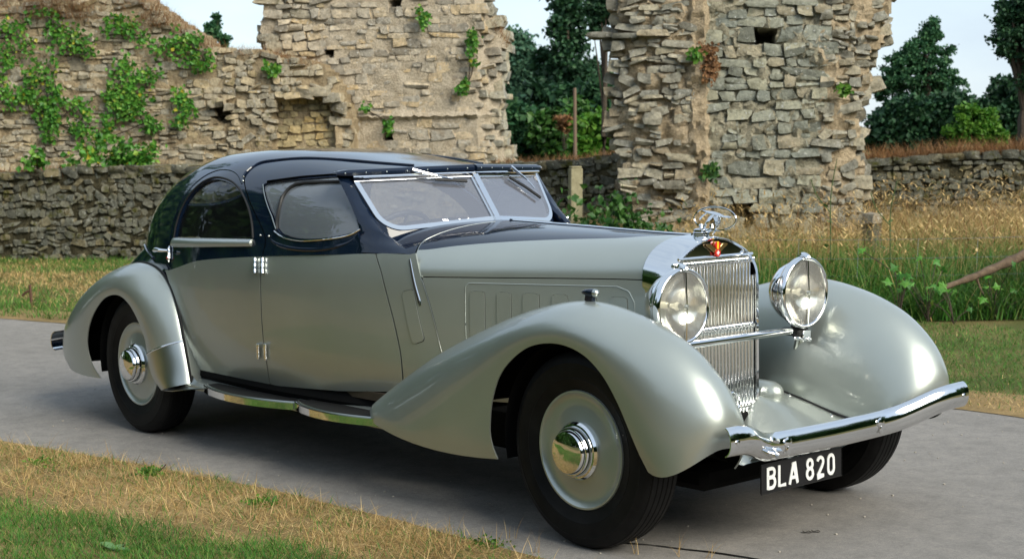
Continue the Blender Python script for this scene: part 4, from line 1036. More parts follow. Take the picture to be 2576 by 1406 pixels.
V, F = blades(P[k], RNG.uniform(.03, .14, k.sum()), RNG.uniform(.0022, .0044, k.sum()), np.where(RNG.random(k.sum()) < .07, RNG.uniform(.2, .9, k.sum()), RNG.uniform(1.15, 1.5, k.sum())), bend=.15)
stuff('dry_verge_straw', V, F, M_straw, 'dry straw-coloured grass strewn along the near road edge')
# a few taller dry stalks on the verge edge
sp = [gnd(a, b) for a, b in ((810, 1278), (1598, 1392), (1712, 1398), (1788, 1403), (1290, 1352), (1350, 1388), (70, 1150), (430, 1330), (330, 1345), (1130, 1345))]
pts = np.array([q + np.r_[RNG.normal(0, .012, 2), 0] for q in sp for _ in range(5)])
V, F = blades(pts, RNG.uniform(.05, .13, len(pts)), np.full(len(pts), .003), RNG.uniform(.0, .5, len(pts)), bend=.3, seg=3)
stuff('dry_stalks', V, F, M_straw, 'sparse upright dry stalks at the near road edge')
# lawn beyond the road: left part up to the wall, right part up to the tall grass
def region(n, x0, x1, ylo, yhi):
    x = RNG.uniform(x0, x1, n); lo, hi = ylo(x), yhi(x); y = lo + (hi - lo)*RNG.random(n); return x, y
x, y = region(70000, -20, -7.0, lambda x: far_y(x) + .02, lambda x: np.interp(x, [-20, -16.6, -7], [4.6, 6.2, 11.0]))
dyf = y - far_y(x)
pn = fbm(x*.9, y*.9, 41) + .40*np.exp(-(dyf/1.5)**2) - .28*np.exp(-((dyf - 3.2)/1.2)**2) + .10*(dyf > 4.6)
g = RNG.random(len(x)) < np.clip(.15 + 1.5*(pn - .33), .06, .95)
P = np.stack([x, y, np.zeros(len(x))], 1)
V, F = blades(P[g], RNG.uniform(.05, .13, g.sum()), RNG.uniform(.006, .012, g.sum()), RNG.uniform(.1, .8, g.sum())); stuff('green_lawn', V, F, M_green, 'green lawn between the road and the low mossy wall')
V, F = blades(P[~g], RNG.uniform(.04, .10, (~g).sum()), RNG.uniform(.006, .011, (~g).sum()), RNG.uniform(.3, 1.3, (~g).sum())); stuff('parched_lawn', V, F, M_straw, 'parched yellow lawn between the road and the low mossy wall')
x, y = region(52000, -5.5, 1.5, lambda x: far_y(x) + .0, lambda x: far_y(x) + 3.9)
dyf = y - far_y(x); pn = fbm(x*1.3, y*1.3, 51)
g = RNG.random(len(x)) < np.clip(.30 + .9*np.clip((dyf - .25)/.5, 0, 1)*(.35 + pn) + 0*pn, .12, .95)
g &= ~((dyf < .45) & (RNG.random(len(x)) < .6))
P = np.stack([x, y, np.zeros(len(x))], 1)
V, F = blades(P[g], RNG.uniform(.025, .06, g.sum()), RNG.uniform(.004, .007, g.sum()), RNG.uniform(.2, 1.0, g.sum())); stuff('mown_green_grass', V, F, M_green, 'mown green grass beside the far front wing')
V, F = blades(P[~g], RNG.uniform(.02, .06, (~g).sum()), RNG.uniform(.004, .006, (~g).sum()), RNG.uniform(.4, 1.4, (~g).sum())); stuff('mown_dry_grass', V, F, M_straw, 'dry mown grass along the far road edge')

# ---- ruined stone walls ------------------------------------------------------
def stone_mat(name, base, lichen, dark, warm=None, moss=0.0):
    m = mat(name, rough=.92, spec=.15); p = pos(m); b = np.array(base)
    r = ramp(m, [(0, tuple(b*.60)), (.18, tuple(b*np.array([.84, .88, .94]))), (.4, tuple(b)), (.6, tuple(b*np.array([1.10, 1.10, 1.10]))), (.8, tuple(b*np.array([1.26, 1.20, 1.10]))), (1, tuple(b*np.array([1.22, 1.06, .80])) if warm is None else warm)]); LK(m, rnd(m), r.inputs[0])
    n1 = ramp(m, [(.32, (.50, .50, .48)), (.5, (.95, .95, .94)), (.70, (1.30, 1.28, 1.22))]); LK(m, noise(m, 11, 6, .65, p), n1.inputs[0])
    c = mixc(m, 1.0, r.outputs[0], n1.outputs[0], 'MULTIPLY')
    li = ramp(m, [(.60, (0, 0, 0)), (.67, (1, 1, 1))]); LK(m, noise(m, 19, 5, .6, p), li.inputs[0])
    c = mixc(m, li.outputs[0], c, lichen)
    dk = ramp(m, [(.58, (0, 0, 0)), (.72, (1, 1, 1))]); LK(m, noise(m, 3.4, 5, .62, p), dk.inputs[0])
    c = mixc(m, dk.outputs[0], c, dark)
    if moss:
        ms = ramp(m, [(.62 - moss*.2, (0, 0, 0)), (.76 - moss*.2, (1, 1, 1))]); LK(m, noise(m, 6.5, 5, .6, p), ms.inputs[0]); c = mixc(m, ms.outputs[0], c, (.085, .085, .022))
    LK(m, c, bsdf(m).inputs['Base Color']); bump(m, noise(m, 26, 9, .78, p), 1.0, .05); return m
def mortar_mat(name, a, b, c_):
    m = mat(name, rough=.95, spec=.1); p = pos(m)
    r = ramp(m, [(.28, a), (.5, b), (.74, c_)]); LK(m, noise(m, 6, 7, .68, p), r.inputs[0])
    f = ramp(m, [(.3, (.6, .6, .6)), (.7, (1.2, 1.2, 1.2))]); LK(m, noise(m, 45, 4, .7, p), f.inputs[0])
    LK(m, mixc(m, 1, r.outputs[0], f.outputs[0], 'MULTIPLY'), bsdf(m).inputs['Base Color']); bump(m, noise(m, 28, 6, .72, p), 1.0, .05); return m
M_st_left = stone_mat('left_wall_stone', (.47, .41, .305), (.60, .57, .50), (.22, .17, .105), (.46, .36, .21), .12)
M_st_tower = stone_mat('tower_stone', (.50, .44, .35), (.62, .59, .53), (.36, .285, .20))
M_st_face = stone_mat('ruin_face_stone', (.375, .382, .315), (.56, .57, .53), (.215, .220, .165), (.46, .40, .29))
M_st_rub = stone_mat('ruin_rubble_stone', (.42, .395, .32), (.54, .52, .47), (.22, .20, .15), (.46, .38, .27))
M_st_yel = stone_mat('niche_stone', (.52, .42, .24), (.52, .46, .33), (.30, .22, .10))
M_st_low = stone_mat('mossy_wall_stone', (.185, .182, .145), (.40, .40, .35), (.050, .046, .028), (.25, .21, .125), .45)
M_mo_left = mortar_mat('left_mortar', (.24, .18, .105), (.40, .315, .20), (.50, .41, .275))
M_mo_tower = mortar_mat('tower_mortar', (.38, .31, .22), (.52, .445, .335), (.60, .52, .41))
M_mo_ruin = mortar_mat('ruin_mortar', (.30, .23, .14), (.48, .385, .26), (.60, .49, .345))
M_mo_low = mortar_mat('low_mortar', (.035, .032, .020), (.085, .075, .045), (.16, .14, .085))

def stone_shape(seed, r_):
    rg = np.random.default_rng(seed); k = 3; V = {}; F = []
    def vid(p):
        key = tuple(np.round(p, 4)); 
        if key not in V: V[key] = len(V)
        return V[key]
    L_ = [-1, 0, 1]
    for ax in range(3):
        for s in (-1, 1):
            for i in range(2):
                for j in range(2):
                    q = []
                    for u, v in ((i, j), (i+1, j), (i+1, j+1), (i, j+1)):
                        p = [0, 0, 0]; p[ax] = s; p[(ax+1) % 3] = L_[u]; p[(ax+2) % 3] = L_[v]; q.append(vid(p))
                    F.append(tuple(q) if s > 0 else tuple(q[::-1]))
    P = np.array(list(V.keys()), float)
    sph = P/np.linalg.norm(P, axis=1, keepdims=True)*1.16
    P = P*(1 - r_) + sph*r_
    P += rg.normal(0, .09, P.shape); P[:, 2] *= 1 + .22*rg.uniform(-1, 1)*P[:, 0]; P[:, 0] *= 1 + .15*rg.uniform(-1, 1)*P[:, 2]
    sh = rg.normal(0, .10, 2); P[:, 0] += sh[0]*P[:, 2]; P[:, 2] += sh[1]*P[:, 0]*.6
    return np.clip(P, -1.12, 1.12)*.5, F
LIB = [stone_shape(k, .08 + .07*(k % 5)) for k in range(24)]
LIBM = {}
def lib_mesh(k, m):
    if (k, m.name) not in LIBM:
        V, F = LIB[k]; LIBM[(k, m.name)] = mesh_data('stone', V, F, m, True, 26)
    return LIBM[(k, m.name)]
class Wall:
    def __init__(s, name, label, pxl, dl, pxr, dr, thick):
        a, b = dep(pxl, 400, dl), dep(pxr, 400, dr); a[2] = b[2] = 0
        s.o = a; s.e = (b - a)/np.linalg.norm(b - a); s.n = np.cross(s.e, [0, 0, 1.0]); s.thick = thick
        if np.dot(s.n, CAM_POS - a) < 0: s.n = -s.n
        s.root = thing(name, label, 'wall', tuple(a)); s.stones = []; s.rng = np.random.default_rng(abs(hash(label)) % 1000 if False else len(label)*7 + int(pxl) % 97)
    def pl(s, px, py):
        v = ray(px, py); t = np.dot(s.o - CAM_POS, s.n)/np.dot(v, s.n); p = CAM_POS + v*t - s.o
        return (float(np.dot(p, s.e)), float(p[2]))
    def poly(s, pts): return np.array([s.pl(*p) for p in pts])
    def w3(s, a, h, out=0.0):
        a = np.asarray(a, float); return s.o + a[..., None]*s.e + np.asarray(h, float)[..., None]*np.array([0, 0, 1.0]) + np.asarray(out, float)[..., None]*s.n
    def core(s, outline, cell, depth_fn, m, rough=.05, jag=.05, pick=None):
        lo, hi = outline.min(0), outline.max(0); lo[1] = max(lo[1], -.05)
        na, nh = int((hi[0]-lo[0])/cell) + 2, int((hi[1]-lo[1])/cell) + 2
        A, H = np.meshgrid(lo[0] + np.arange(na)*cell, lo[1] + np.arange(nh)*cell, indexing='ij')
        ca, ch = A[:-1, :-1] + cell/2, H[:-1, :-1] + cell/2
        ja, jh = jag*2*(fbm(ca*3.1, ch*3.1, 3) - .5), jag*2*(fbm(ca*3.1, ch*3.1, 13) - .5)
        inside = in_poly(np.stack([ca + ja, ch + jh], -1), outline)
        jx = cell*.7*(hash2(np.arange(na)[:, None] + 0*H.astype(int), np.arange(nh)[None] + 0*H.astype(int), 5) - .5)
        jy = cell*.7*(hash2(np.arange(na)[:, None] + 0*H.astype(int), np.arange(nh)[None] + 0*H.astype(int), 6) - .5)
        out = depth_fn(A, H) + rough*2*(fbm(A*5, H*5, 7, 5) - .5) + rough*.8*(hash2(np.arange(na)[:, None] + 0*H.astype(int), np.arange(nh)[None] + 0*H.astype(int), 8) - .5)
        Fr = s.w3(A + jx, H + jy, out).reshape(-1, 3); Bk = s.w3(A + jx, H + jy, out*0 - s.thick + rough*(fbm(A*4, H*4, 17) - .5)).reshape(-1, 3)
        id_ = np.arange(na*nh).reshape(na, nh); N_ = na*nh
        q = np.stack([id_[:-1, :-1], id_[1:, :-1], id_[1:, 1:], id_[:-1, 1:]], -1)
        f1 = q[inside]; f2 = q[inside][:, ::-1] + N_; Fs = [f1, f2]
        pad_ = np.pad(inside, 1)
        for di, dj, e0, e1 in ((-1, 0, 0, 3), (1, 0, 1, 2), (0, -1, 0, 1), (0, 1, 3, 2)):
            nb = pad_[1 + di:1 + di + na - 1, 1 + dj:1 + dj + nh - 1]; b = inside & ~nb; e = q[b]
            Fs.append(np.stack([e[:, e0], e[:, e1], e[:, e1] + N_, e[:, e0] + N_], -1))
        mi_ = None if pick is None else np.r_[pick(ca[inside], ch[inside]).astype(int), np.zeros(sum(len(f) for f in Fs[1:]), int)]
        me = fast_mesh('core', np.vstack([Fr, Bk]) - s.o, np.concatenate(Fs), m, smooth=False, midx=mi_); me.polygons.foreach_set('use_smooth', np.ones(len(me.polygons), bool)); me.set_sharp_from_angle(angle=math.radians(38))
        s.corefn = depth_fn
        return link('core', me, s.root)
    def add(s, a, h, w, t, d, out, rot, m, k=None):
        s.stones.append((a, h, w, t, d, out, rot, m, s.rng.integers(len(LIB)) if k is None else k))
    def course(s, region, hole, hh, ww, d, out, m, skip=0.0, rot=.04, gap_=.014, erode=.0, mats=None):
        rg = s.rng; lo, hi = region.min(0), region.max(0); h = max(lo[1], 0.0)
        while h < hi[1]:
            ch = rg.uniform(*hh); a = lo[0] - rg.uniform(0, ww[1])
            while a < hi[0]:
                w = rg.uniform(*ww)*(1.0 if rg.random() > .12 else 1.6); cnt = 1
                sub = [(h, ch)] if (ch < hh[0]*1.5 or rg.random() > .22) else [(h, ch*.5), (h + ch*.5, ch*.5)]
                for h0, c_ in sub:
                    ca, cc = a + w/2, h0 + c_/2 + rg.normal(0, .010)
                    pt = np.array([ca, cc])
                    if in_poly(pt, region) and not any(in_poly(pt, q) for q in hole) and rg.random() >= skip:
                        mm = m if mats is None else mats[rg.choice(len(mats), p=[.75, .25])]
                        s.add(ca, cc, (w - gap_)*rg.uniform(.94, 1.03), (c_ - gap_)*rg.uniform(.90, 1.04), d*rg.uniform(.8, 1.25), out + rg.uniform(-.025, .03), rg.normal(0, rot), mm)
                a += w
            h += ch
    def build(s, hvis=0.0, nmax=300):
        st = sorted(s.stones, key=lambda q: -(q[2]*q[3])*(1 if q[1] > hvis else .02)); rest = st[nmax:]
        R = np.stack([s.e, s.n, np.array([0, 0, 1.0])], 1)     # local x along the wall, y out, z up
        if np.linalg.det(R) < 0: flipx = -1
        else: flipx = 1
        def mtx(q):
            a, h, w, t, d, out, rot, m, k = q
            c, s_ = math.cos(rot), math.sin(rot)
            Rr = np.array([[c, 0, -s_], [0, 1, 0], [s_, 0, c]])
            base = out - d*.5 + float(s.corefn(np.array(a), np.array(h)))
            T = np.eye(4); T[:3, :3] = (R*np.array([flipx, 1, 1])) @ Rr @ np.diag([w, d, t]); T[:3, 3] = a*s.e + h*np.array([0, 0, 1.0]) + base*s.n
            return T
        for q in st[:nmax]:
            ob = link('stone', lib_mesh(int(q[8]), q[7]), s.root); ob.matrix_local = Matrix(mtx(q).tolist())
        if rest:
            ms = []; Vs = []; Fs = []; mi = []; n = 0
            for q in rest:
                T = mtx(q); V, F = LIB[int(q[8])]; Vs.append(V @ T[:3, :3].T + T[:3, 3]); Fs.append(np.array(F) + n); n += len(V)
                if q[7] not in ms: ms.append(q[7])
                mi += [ms.index(q[7])]*len(F)
            me = fast_mesh('small_stones', np.vstack(Vs), np.vstack(Fs), ms, True, mi); me.set_sharp_from_angle(angle=math.radians(26))
            link('small_stones', me, s.root, kind='stuff')
    def top_grass(s, pts, n, hgt, m, label, name='dry_wall_grass', sprd=.35, green=None):
        """grass growing along the wall head; pts in pixels"""
        Q = s.poly(pts); Q = poly(Q, n) + np.stack([s.rng.normal(0, .03, n), s.rng.normal(0, .02, n)], 1)
        P = s.w3(Q[:, 0], Q[:, 1] - s.rng.uniform(0, .06, n), s.rng.uniform(-s.thick*.8, .05, n))
        P = P + np.array([0, 0, 1.0])*0
        V, F = blades(P, s.rng.uniform(hgt*.4, hgt, n), np.full(n, .009), s.rng.uniform(0, 1.1, n), rng=s.rng, seg=2)
        return stuff(name, V, F, m, label)

# -- the right-hand gatehouse ruin
RW = Wall('ruined_tower', 'ragged grey stone ruin rising behind the radiator and headlamps', 1545, 19.0, 2200, 18.6, 1.3)
ro_ = RW.poly([(1600, 705), (1596, 560), (1590, 505), (1566, 450), (1578, 402), (1562, 372), (1552, 340), (1538, 300), (1534, 270), (1548, 240), (1540, 205), (1550, 175), (1550, 140), (1538, 110), (1548, 88), (1560, 50), (1553, 0), (1553, -70), (2238, -70), (2236, 30), (2222, 60), (2232, 88), (2215, 112), (2190, 132), (2194, 150), (2180, 172), (2198, 200), (2184, 218), (2174, 245), (2160, 282), (2164, 320), (2166, 345), (2152, 372), (2160, 400), (2180, 418), (2176, 450), (2160, 480), (2158, 525), (2156, 565), (2168, 705)])
aS0, aS1, aF = RW.pl(1742, 300)[0], RW.pl(1778, 300)[0], RW.pl(2072, 300)[0]
hole1 = RW.poly([(1893, 72), (1950, 72), (1948, 112), (1896, 114)]); hole2 = RW.poly([(1842, 512), (1912, 510), (1905, 552), (1880, 570), (1850, 540)])
def rdep(a, h):
    a = np.asarray(a, float); h = np.asarray(h, float)
    o = np.where(a < aS0, -.10 + .10*np.clip((a - (aS0 - .75))/.75, 0, 1) - .22*np.clip((aS0 - .72 - a)/.3, 0, 1), np.where(a < aS1, .03, np.where(a < aF, -.05, -.06 - .35*np.clip((a - aF)/.75, 0, 1)**1.5)))
    for hp in (hole1, hole2):
        o = np.where(in_poly(np.stack(np.broadcast_arrays(a, h), -1), hp), -.75, o)
    return o
M_mo_face = mortar_mat('face_mortar', (.24, .225, .16), (.37, .34, .25), (.48, .43, .32))
RW.core(ro_, .05, rdep, [M_mo_ruin, M_mo_face], .08, .08, lambda a, h: (a > aS1 + .02) & (a < aF - .05 + .12*(fbm(h*2, a*2, 3) - .5)))
rl = np.array([p for p in ro_]); 
zone = lambda a0, a1: np.array([(a0, -1), (a1, -1), (a1, 9), (a0, 9)])
class Both:       # a region that is the overlap of two polygons
    pass
def clip_poly(outer, a0, a1):
    """Sutherland-Hodgman in the along-wall direction"""
    P_ = [tuple(p) for p in outer]
    for side_, val in ((1, a0), (-1, a1)):
        out = []
        for i in range(len(P_)):
            p, q = P_[i], P_[(i+1) % len(P_)]; ip, iq = (p[0]-val)*side_ >= 0, (q[0]-val)*side_ >= 0
            if ip: out.append(p)
            if ip != iq:
                t_ = (val - p[0])/(q[0] - p[0]); out.append((val, p[1] + t_*(q[1]-p[1])))
        P_ = out
    return np.array(P_)
RW.course(clip_poly(ro_, aS1 + .04, aF + .03), [hole1, hole2], (.10, .21), (.11, .36), .26, .032, M_st_face, .03, .07, .008)
RW.course(clip_poly(ro_, -9, aS0 - .02), [], (.05, .125), (.09, .27), .26, .055, M_st_rub, .28, .20, .004)
RW.course(clip_poly(ro_, aF, 99), [], (.06, .14), (.08, .24), .26, .055, M_st_rub, .30, .25, .004)
for i in range(len(ro_) - 1):      # stones standing proud of the ragged edges
    p, q = ro_[i], ro_[i + 1]; L0 = np.linalg.norm(q - p)
    for t_ in np.arange(.05, L0, .15):
        c = p + (q - p)*t_/L0
        if .3 < c[1] < 4.2: RW.add(c[0] + RW.rng.normal(0, .03), c[1], RW.rng.uniform(.16, .34), RW.rng.uniform(.09, .2), RW.rng.uniform(.3, .5), RW.rng.uniform(-.45, .08), RW.rng.normal(0, .2), M_st_rub)
for (pa, pb, th_) in (((1474, 90), (1548, 80), .07), ((1540, 88), (1600, 92), .06), ((1600, 88), (1680, 78), .08), ((1536, 108), (1570, 120), .12), ((1620, 300), (1665, 296), .16), ((1650, 470), (1720, 462), .10)):
    p, q = RW.pl(*pa), RW.pl(*pb); RW.add((p[0]+q[0])/2, (p[1]+q[1])/2, abs(q[0]-p[0])*1.05, th_, .5, .16, 0, M_st_rub)
RW.build(.5)
# -- the left-hand tower of the ruin
TW = Wall('ruined_wall', 'tall pale stone wall with ragged right edge behind the car roof', 640, 25.8, 1270, 25.2, 1.1)
to_ = TW.poly([(690, 705), (690, 170), (664, 128), (660, 105), (653, 82), (664, 40), (660, -70), (1214, -70), (1212, 18), (1236, 50), (1256, 85), (1262, 108), (1250, 130), (1252, 182), (1246, 232), (1250, 282), (1244, 332), (1254, 348), (1260, 382), (1254, 402), (1256, 705)])
aQ = TW.pl(1207, 250)[0]; hB = TW.pl(1000, 292)[1]
thole = [TW.poly([(812, 122), (842, 122), (838, 140), (816, 138)]), TW.poly([(975, 0), (1010, -12), (1000, 22), (980, 26)]), TW.poly([(968, 312), (990, 310), (988, 352), (970, 352)])]
def tdep(a, h):
    a = np.asarray(a, float); h = np.asarray(h, float)
    o = np.where(a > aQ, -.10 - .3*np.clip((a - aQ)/.4, 0, 1), .02) + .07*np.exp(-((h - hB)/.035)**2) + .03*(h < hB)
    o = o - .06*np.clip((TW.pl(840, 100)[0] - a)/.5, 0, 1)
    for hp in thole: o = np.where(in_poly(np.stack(np.broadcast_arrays(a, h), -1), hp), -.5, o)
    return o
TW.core(to_, .06, tdep, M_mo_tower, .035, .05)
TW.course(clip_poly(to_, TW.pl(800, 200)[0], aQ), thole, (.085, .19), (.12, .34), .16, .012, M_st_tower, .22, .05, .006)
TW.course(clip_poly(to_, -9, TW.pl(815, 200)[0]), thole, (.08, .17), (.12, .38), .30, .06, M_st_tower, .25, .12, .010, mats=[M_st_tower, M_st_left])
TW.course(clip_poly(to_, aQ, 99), [], (.09, .16), (.12, .28), .30, .07, M_st_tower, .2, .14, .010, mats=[M_st_tower, M_st_rub])
for i in range(len(to_) - 1):
    p, q = to_[i], to_[i + 1]; L0 = np.linalg.norm(q - p)
    for t_ in np.arange(.05, L0, .16):
        c = p + (q - p)*t_/L0
        if c[1] > 1.2 and c[1] < 4.3: TW.add(c[0] + TW.rng.normal(0, .03), c[1], TW.rng.uniform(.16, .34), TW.rng.uniform(.09, .2), TW.rng.uniform(.3, .5), TW.rng.uniform(-.4, .08), TW.rng.normal(0, .14), M_st_rub)
TW.build(1.3)
# -- the high wall on the left, with a shallow niche of yellow stone
LW = Wall('ruined_wall', 'high brown stone wall hung with ivy at the left', -80, 25.4, 880, 24.8, 1.0)
lo_ = LW.poly([(-90, 705), (-90, -70), (250, -70), (330, -18), (388, 20), (438, 56), (480, 86), (530, 120), (600, 130), (668, 132), (740, 152), (800, 162), (826, 178), (842, 215), (852, 240), (872, 268), (884, 300), (878, 400), (884, 705)])
niche = LW.poly([(692, 262), (720, 248), (790, 244), (826, 262), (842, 300), (842, 420), (690, 420)]); nich2 = LW.poly([(532, 268), (556, 262), (584, 284), (584, 304), (536, 304)])
def ldep(a, h):
    a = np.asarray(a, float); h = np.asarray(h, float); o = .10*(fbm(a*.8, h*.8, 61) - .5) - .10*np.clip((h - 2.6)/1.2, 0, 1)
    o = o - .25*np.clip((a - LW.pl(835, 200)[0])/.25, 0, 1)
    o = np.where(in_poly(np.stack(np.broadcast_arrays(a, h), -1), niche), -.20, o)
    return np.where(in_poly(np.stack(np.broadcast_arrays(a, h), -1), nich2), -.45, o)
LW.core(lo_, .06, ldep, M_mo_left, .05, .05)
lx = LW.pl(560, 200)[0]
LW.course(clip_poly(lo_, -9, lx), [nich2], (.065, .165), (.08, .30), .20, .034, M_st_left, .10, .10, .009)
LW.course(clip_poly(lo_, lx, 99), [niche, nich2], (.07, .15), (.08, .24), .22, .055, M_st_left, .20, .25, .008)
LW.course(niche, [], (.09, .14), (.12, .26), .16, .04, M_st_yel, .05, .03, .014)
for px, py, w_, h_ in ((770, 236, .30, .14), (805, 232, .34, .15), (838, 246, .28, .16), (742, 242, .26, .10), (852, 270, .22, .18), (540, 262, .14, .12), (560, 258, .13, .14), (580, 270, .14, .12)):
    a_, h__ = LW.pl(px, py); LW.add(a_, h__, w_, h_, .55, .16, LW.rng.normal(0, .15), M_st_left)
LW.build(1.25)
# -- low mossy wall in front of it, and the two low walls further right
def low_wall(label, pxl, dl, pxr, dr, top, hgap):
    W_ = Wall('low_stone_wall', label, pxl, dl, pxr, dr, .55)
    ou = W_.poly(top); ou = np.vstack([ou, [(ou[-1, 0], -.05), (ou[0, 0], -.05)]])
    f = lambda a, h: .06*(fbm(np.asarray(a, float)*1.5, np.asarray(h, float)*1.5, 71) - .5)
    W_.core(ou, .055, f, M_mo_low, .04, .04)
    W_.course(ou, [], (.06, .14), (.07, .20), .18, .04, M_st_low, .18, .24, .010)
    for a_ in np.arange(ou[0, 0], ou[-3, 0], .26):
        W_.add(a_, np.interp(a_, ou[:-2, 0], ou[:-2, 1]) - .03, W_.rng.uniform(.2, .34), W_.rng.uniform(.08, .14), .6, .07, W_.rng.normal(0, .06), M_st_low)
    W_.build(hgap); return W_
LOW1 = low_wall('low dark mossy stone wall behind the rear wing', -90, 23.9, 700, 22.6, [(-90, 444), (0, 440), (120, 432), (190, 424), (300, 424), (440, 420), (560, 425), (700, 428)], .1)
LOW2 = low_wall('low dark stone wall between the wooden post and both ruins', 1220, 23.5, 1620, 22.0, [(1220, 418), (1340, 412), (1420, 408), (1480, 402), (1540, 392), (1570, 388), (1620, 400)], .3)
LOW3 = low_wall('low dark stone wall behind the tall dry grass at far right', 2130, 23.5, 2640, 22.8, [(2130, 415), (2200, 402), (2280, 400), (2350, 392), (2420, 386), (2500, 384), (2640, 380)], .5)
# dry grass growing on the wall heads
LW.top_grass([(-90, -70), (250, -62), (330, -12), (388, 26), (438, 62), (480, 92), (530, 126), (600, 136), (668, 138), (740, 158), (800, 168)], 5200, .26, M_rust, 'dry brown grass along the top of the high left wall')
gz = LW.poly([(-90, 60), (120, 50), (290, 62), (440, 75), (470, 90), (380, 10), (330, -20), (250, -75), (-90, -75)])
q = LW.rng.uniform(gz.min(0), gz.max(0), (9000, 2)); q = q[in_poly(q, gz)]; q = q[LW.rng.random(len(q)) < .2 + 1.0*(fbm(q[:, 0]*1.6, q[:, 1]*1.6, 77) > .48)]
V, F = blades(LW.w3(q[:, 0], q[:, 1], np.full(len(q), .04)), LW.rng.uniform(.08, .24, len(q)), np.full(len(q), .009), LW.rng.uniform(.2, 1.6, len(q)), rng=LW.rng)
stuff('dry_wall_grass', V, F, M_rust, 'dry brown grass hanging on the upper face of the left wall')
LOW1.top_grass([(-90, 444), (0, 440), (120, 432), (190, 424)], 1500, .16, M_rust, 'russet grass on top of the low mossy wall')
LOW2.top_grass([(1220, 416), (1340, 410), (1420, 406), (1480, 400), (1540, 390), (1580, 388)], 1800, .20, M_rust, 'russet grass on top of the low wall by the wooden post')
LOW3.top_grass([(2130, 413), (2200, 400), (2280, 398), (2350, 390), (2420, 384), (2500, 382), (2640, 378)], 4200, .34, M_rust, 'russet grass on top of the low wall at far right')
V, F = None, None
TW.top_grass([(1236, 52), (1262, 88), (1266, 108)], 260, .2, M_rust, 'small tuft of russet grass on the pale wall edge')

# ---- leaves and ivy ----------------------------------------------------------
M_ivy = leaf_mat('ivy_leaf', [(0, (.030, .120, .014)), (.45, (.062, .205, .022)), (.85, (.115, .27, .036)), (.97, (.20, .30, .04)), (1, (.36, .32, .03))], .45, .2)
M_leaf = leaf_mat('bush_leaf', [(0, (.014, .055, .010)), (.5, (.030, .095, .016)), (1, (.070, .150, .030))], .45, .25)
M_bright = leaf_mat('bright_leaf', [(0, (.035, .130, .012)), (.5, (.070, .190, .018)), (1, (.13, .25, .035))], .5, .3)
M_dark = leaf_mat('dark_foliage', [(0, (.008, .032, .015)), (.5, (.016, .058, .024)), (1, (.034, .095, .034))], .6, .15, .6)
M_mid = leaf_mat('mid_foliage', [(0, (.014, .060, .026)), (.5, (.028, .095, .038)), (1, (.055, .135, .048))], .6, .2, .6)
M_blue = leaf_mat('bluish_foliage', [(0, (.026, .080, .050)), (.5, (.046, .115, .068)), (1, (.075, .15, .085))], .6, .2, .6)
M_brown = leaf_mat('brown_foliage', [(0, (.10, .045, .018)), (.5, (.18, .085, .035)), (1, (.26, .14, .06))], .7, .15)
M_bark = mat('bark', (.050, .036, .024), .9); bump(M_bark, noise(M_bark, 18, 5, .7, pos(M_bark)), .8, .03)
def leaves(P, size, nrm=None, rng=RNG, fold=.25):
    """diamond leaves with a bent midrib, two triangles each"""
    n = len(P); d = rng.normal(0, 1, (n, 3)); d[:, 2] -= .3
    if nrm is not None: d = d - (d @ nrm)[:, None]*nrm*.75
    d /= np.linalg.norm(d, axis=1, keepdims=True)
    u = rng.normal(0, 1, (n, 3)) if nrm is None else nrm[None] + rng.normal(0, .45, (n, 3))
    if nrm is None: u[:, 2] += .8
    s = np.cross(d, u); s /= np.linalg.norm(s, axis=1, keepdims=True) + 1e-9; u = np.cross(s, d)
    L = (size*rng.uniform(.6, 1.25, n))[:, None]; w = L*.42
    a, b = P, P + d*L; m = P + d*L*.42
    l, r = m + s*w + u*L*fold*.5, m - s*w + u*L*fold*.5
    V = np.concatenate([a, b, l, r]); i = np.arange(n)
    return V, np.concatenate([np.stack([i, i + 3*n, i + n], 1), np.stack([i, i + n, i + 2*n], 1)])
def ivy(name, label, pts, n, spread, m=None, wall=None, size=.075, rng=None):
    """a climbing plant: leaves massed along strands (pixels) on a wall face"""
    wall = wall or LW; rng = rng or wall.rng; root = wall.o
    Q = wall.poly(pts); P = []
    for c in Q[rng.integers(len(Q), size=n//14 + 1)]:
        k = c + rng.normal(0, spread*.62, 2); q = k + rng.normal(0, spread*.30 + .02, (14, 2)); P.append(q)
    P = np.vstack(P); base = wall.corefn(P[:, 0], P[:, 1])
    P3 = wall.w3(P[:, 0], P[:, 1], np.maximum(base, -.1) + rng.uniform(.09, .20, len(P)))
    V, F = leaves(P3, size, wall.n, rng)
    r0 = thing(name, label, 'plant', tuple(wall.w3(np.array(Q[-1, 0]), np.array(Q[-1, 1]), np.array(.1))))
    V = V - np.array(r0.location); link('leaves', fast_mesh('leaves', V, F, m or M_ivy), r0)
    # stems
    T = []
    for a_, b_ in zip(Q[:-1], Q[1:]):
        T.append(tube(wall.w3(*(poly([a_, b_], 5) + rng.normal(0, .02, (5, 2))).T, np.full(5, .10)) - np.array(r0.location), .010, 5))
    part('stem', *join(*T), M_bark, r0)
    return r0
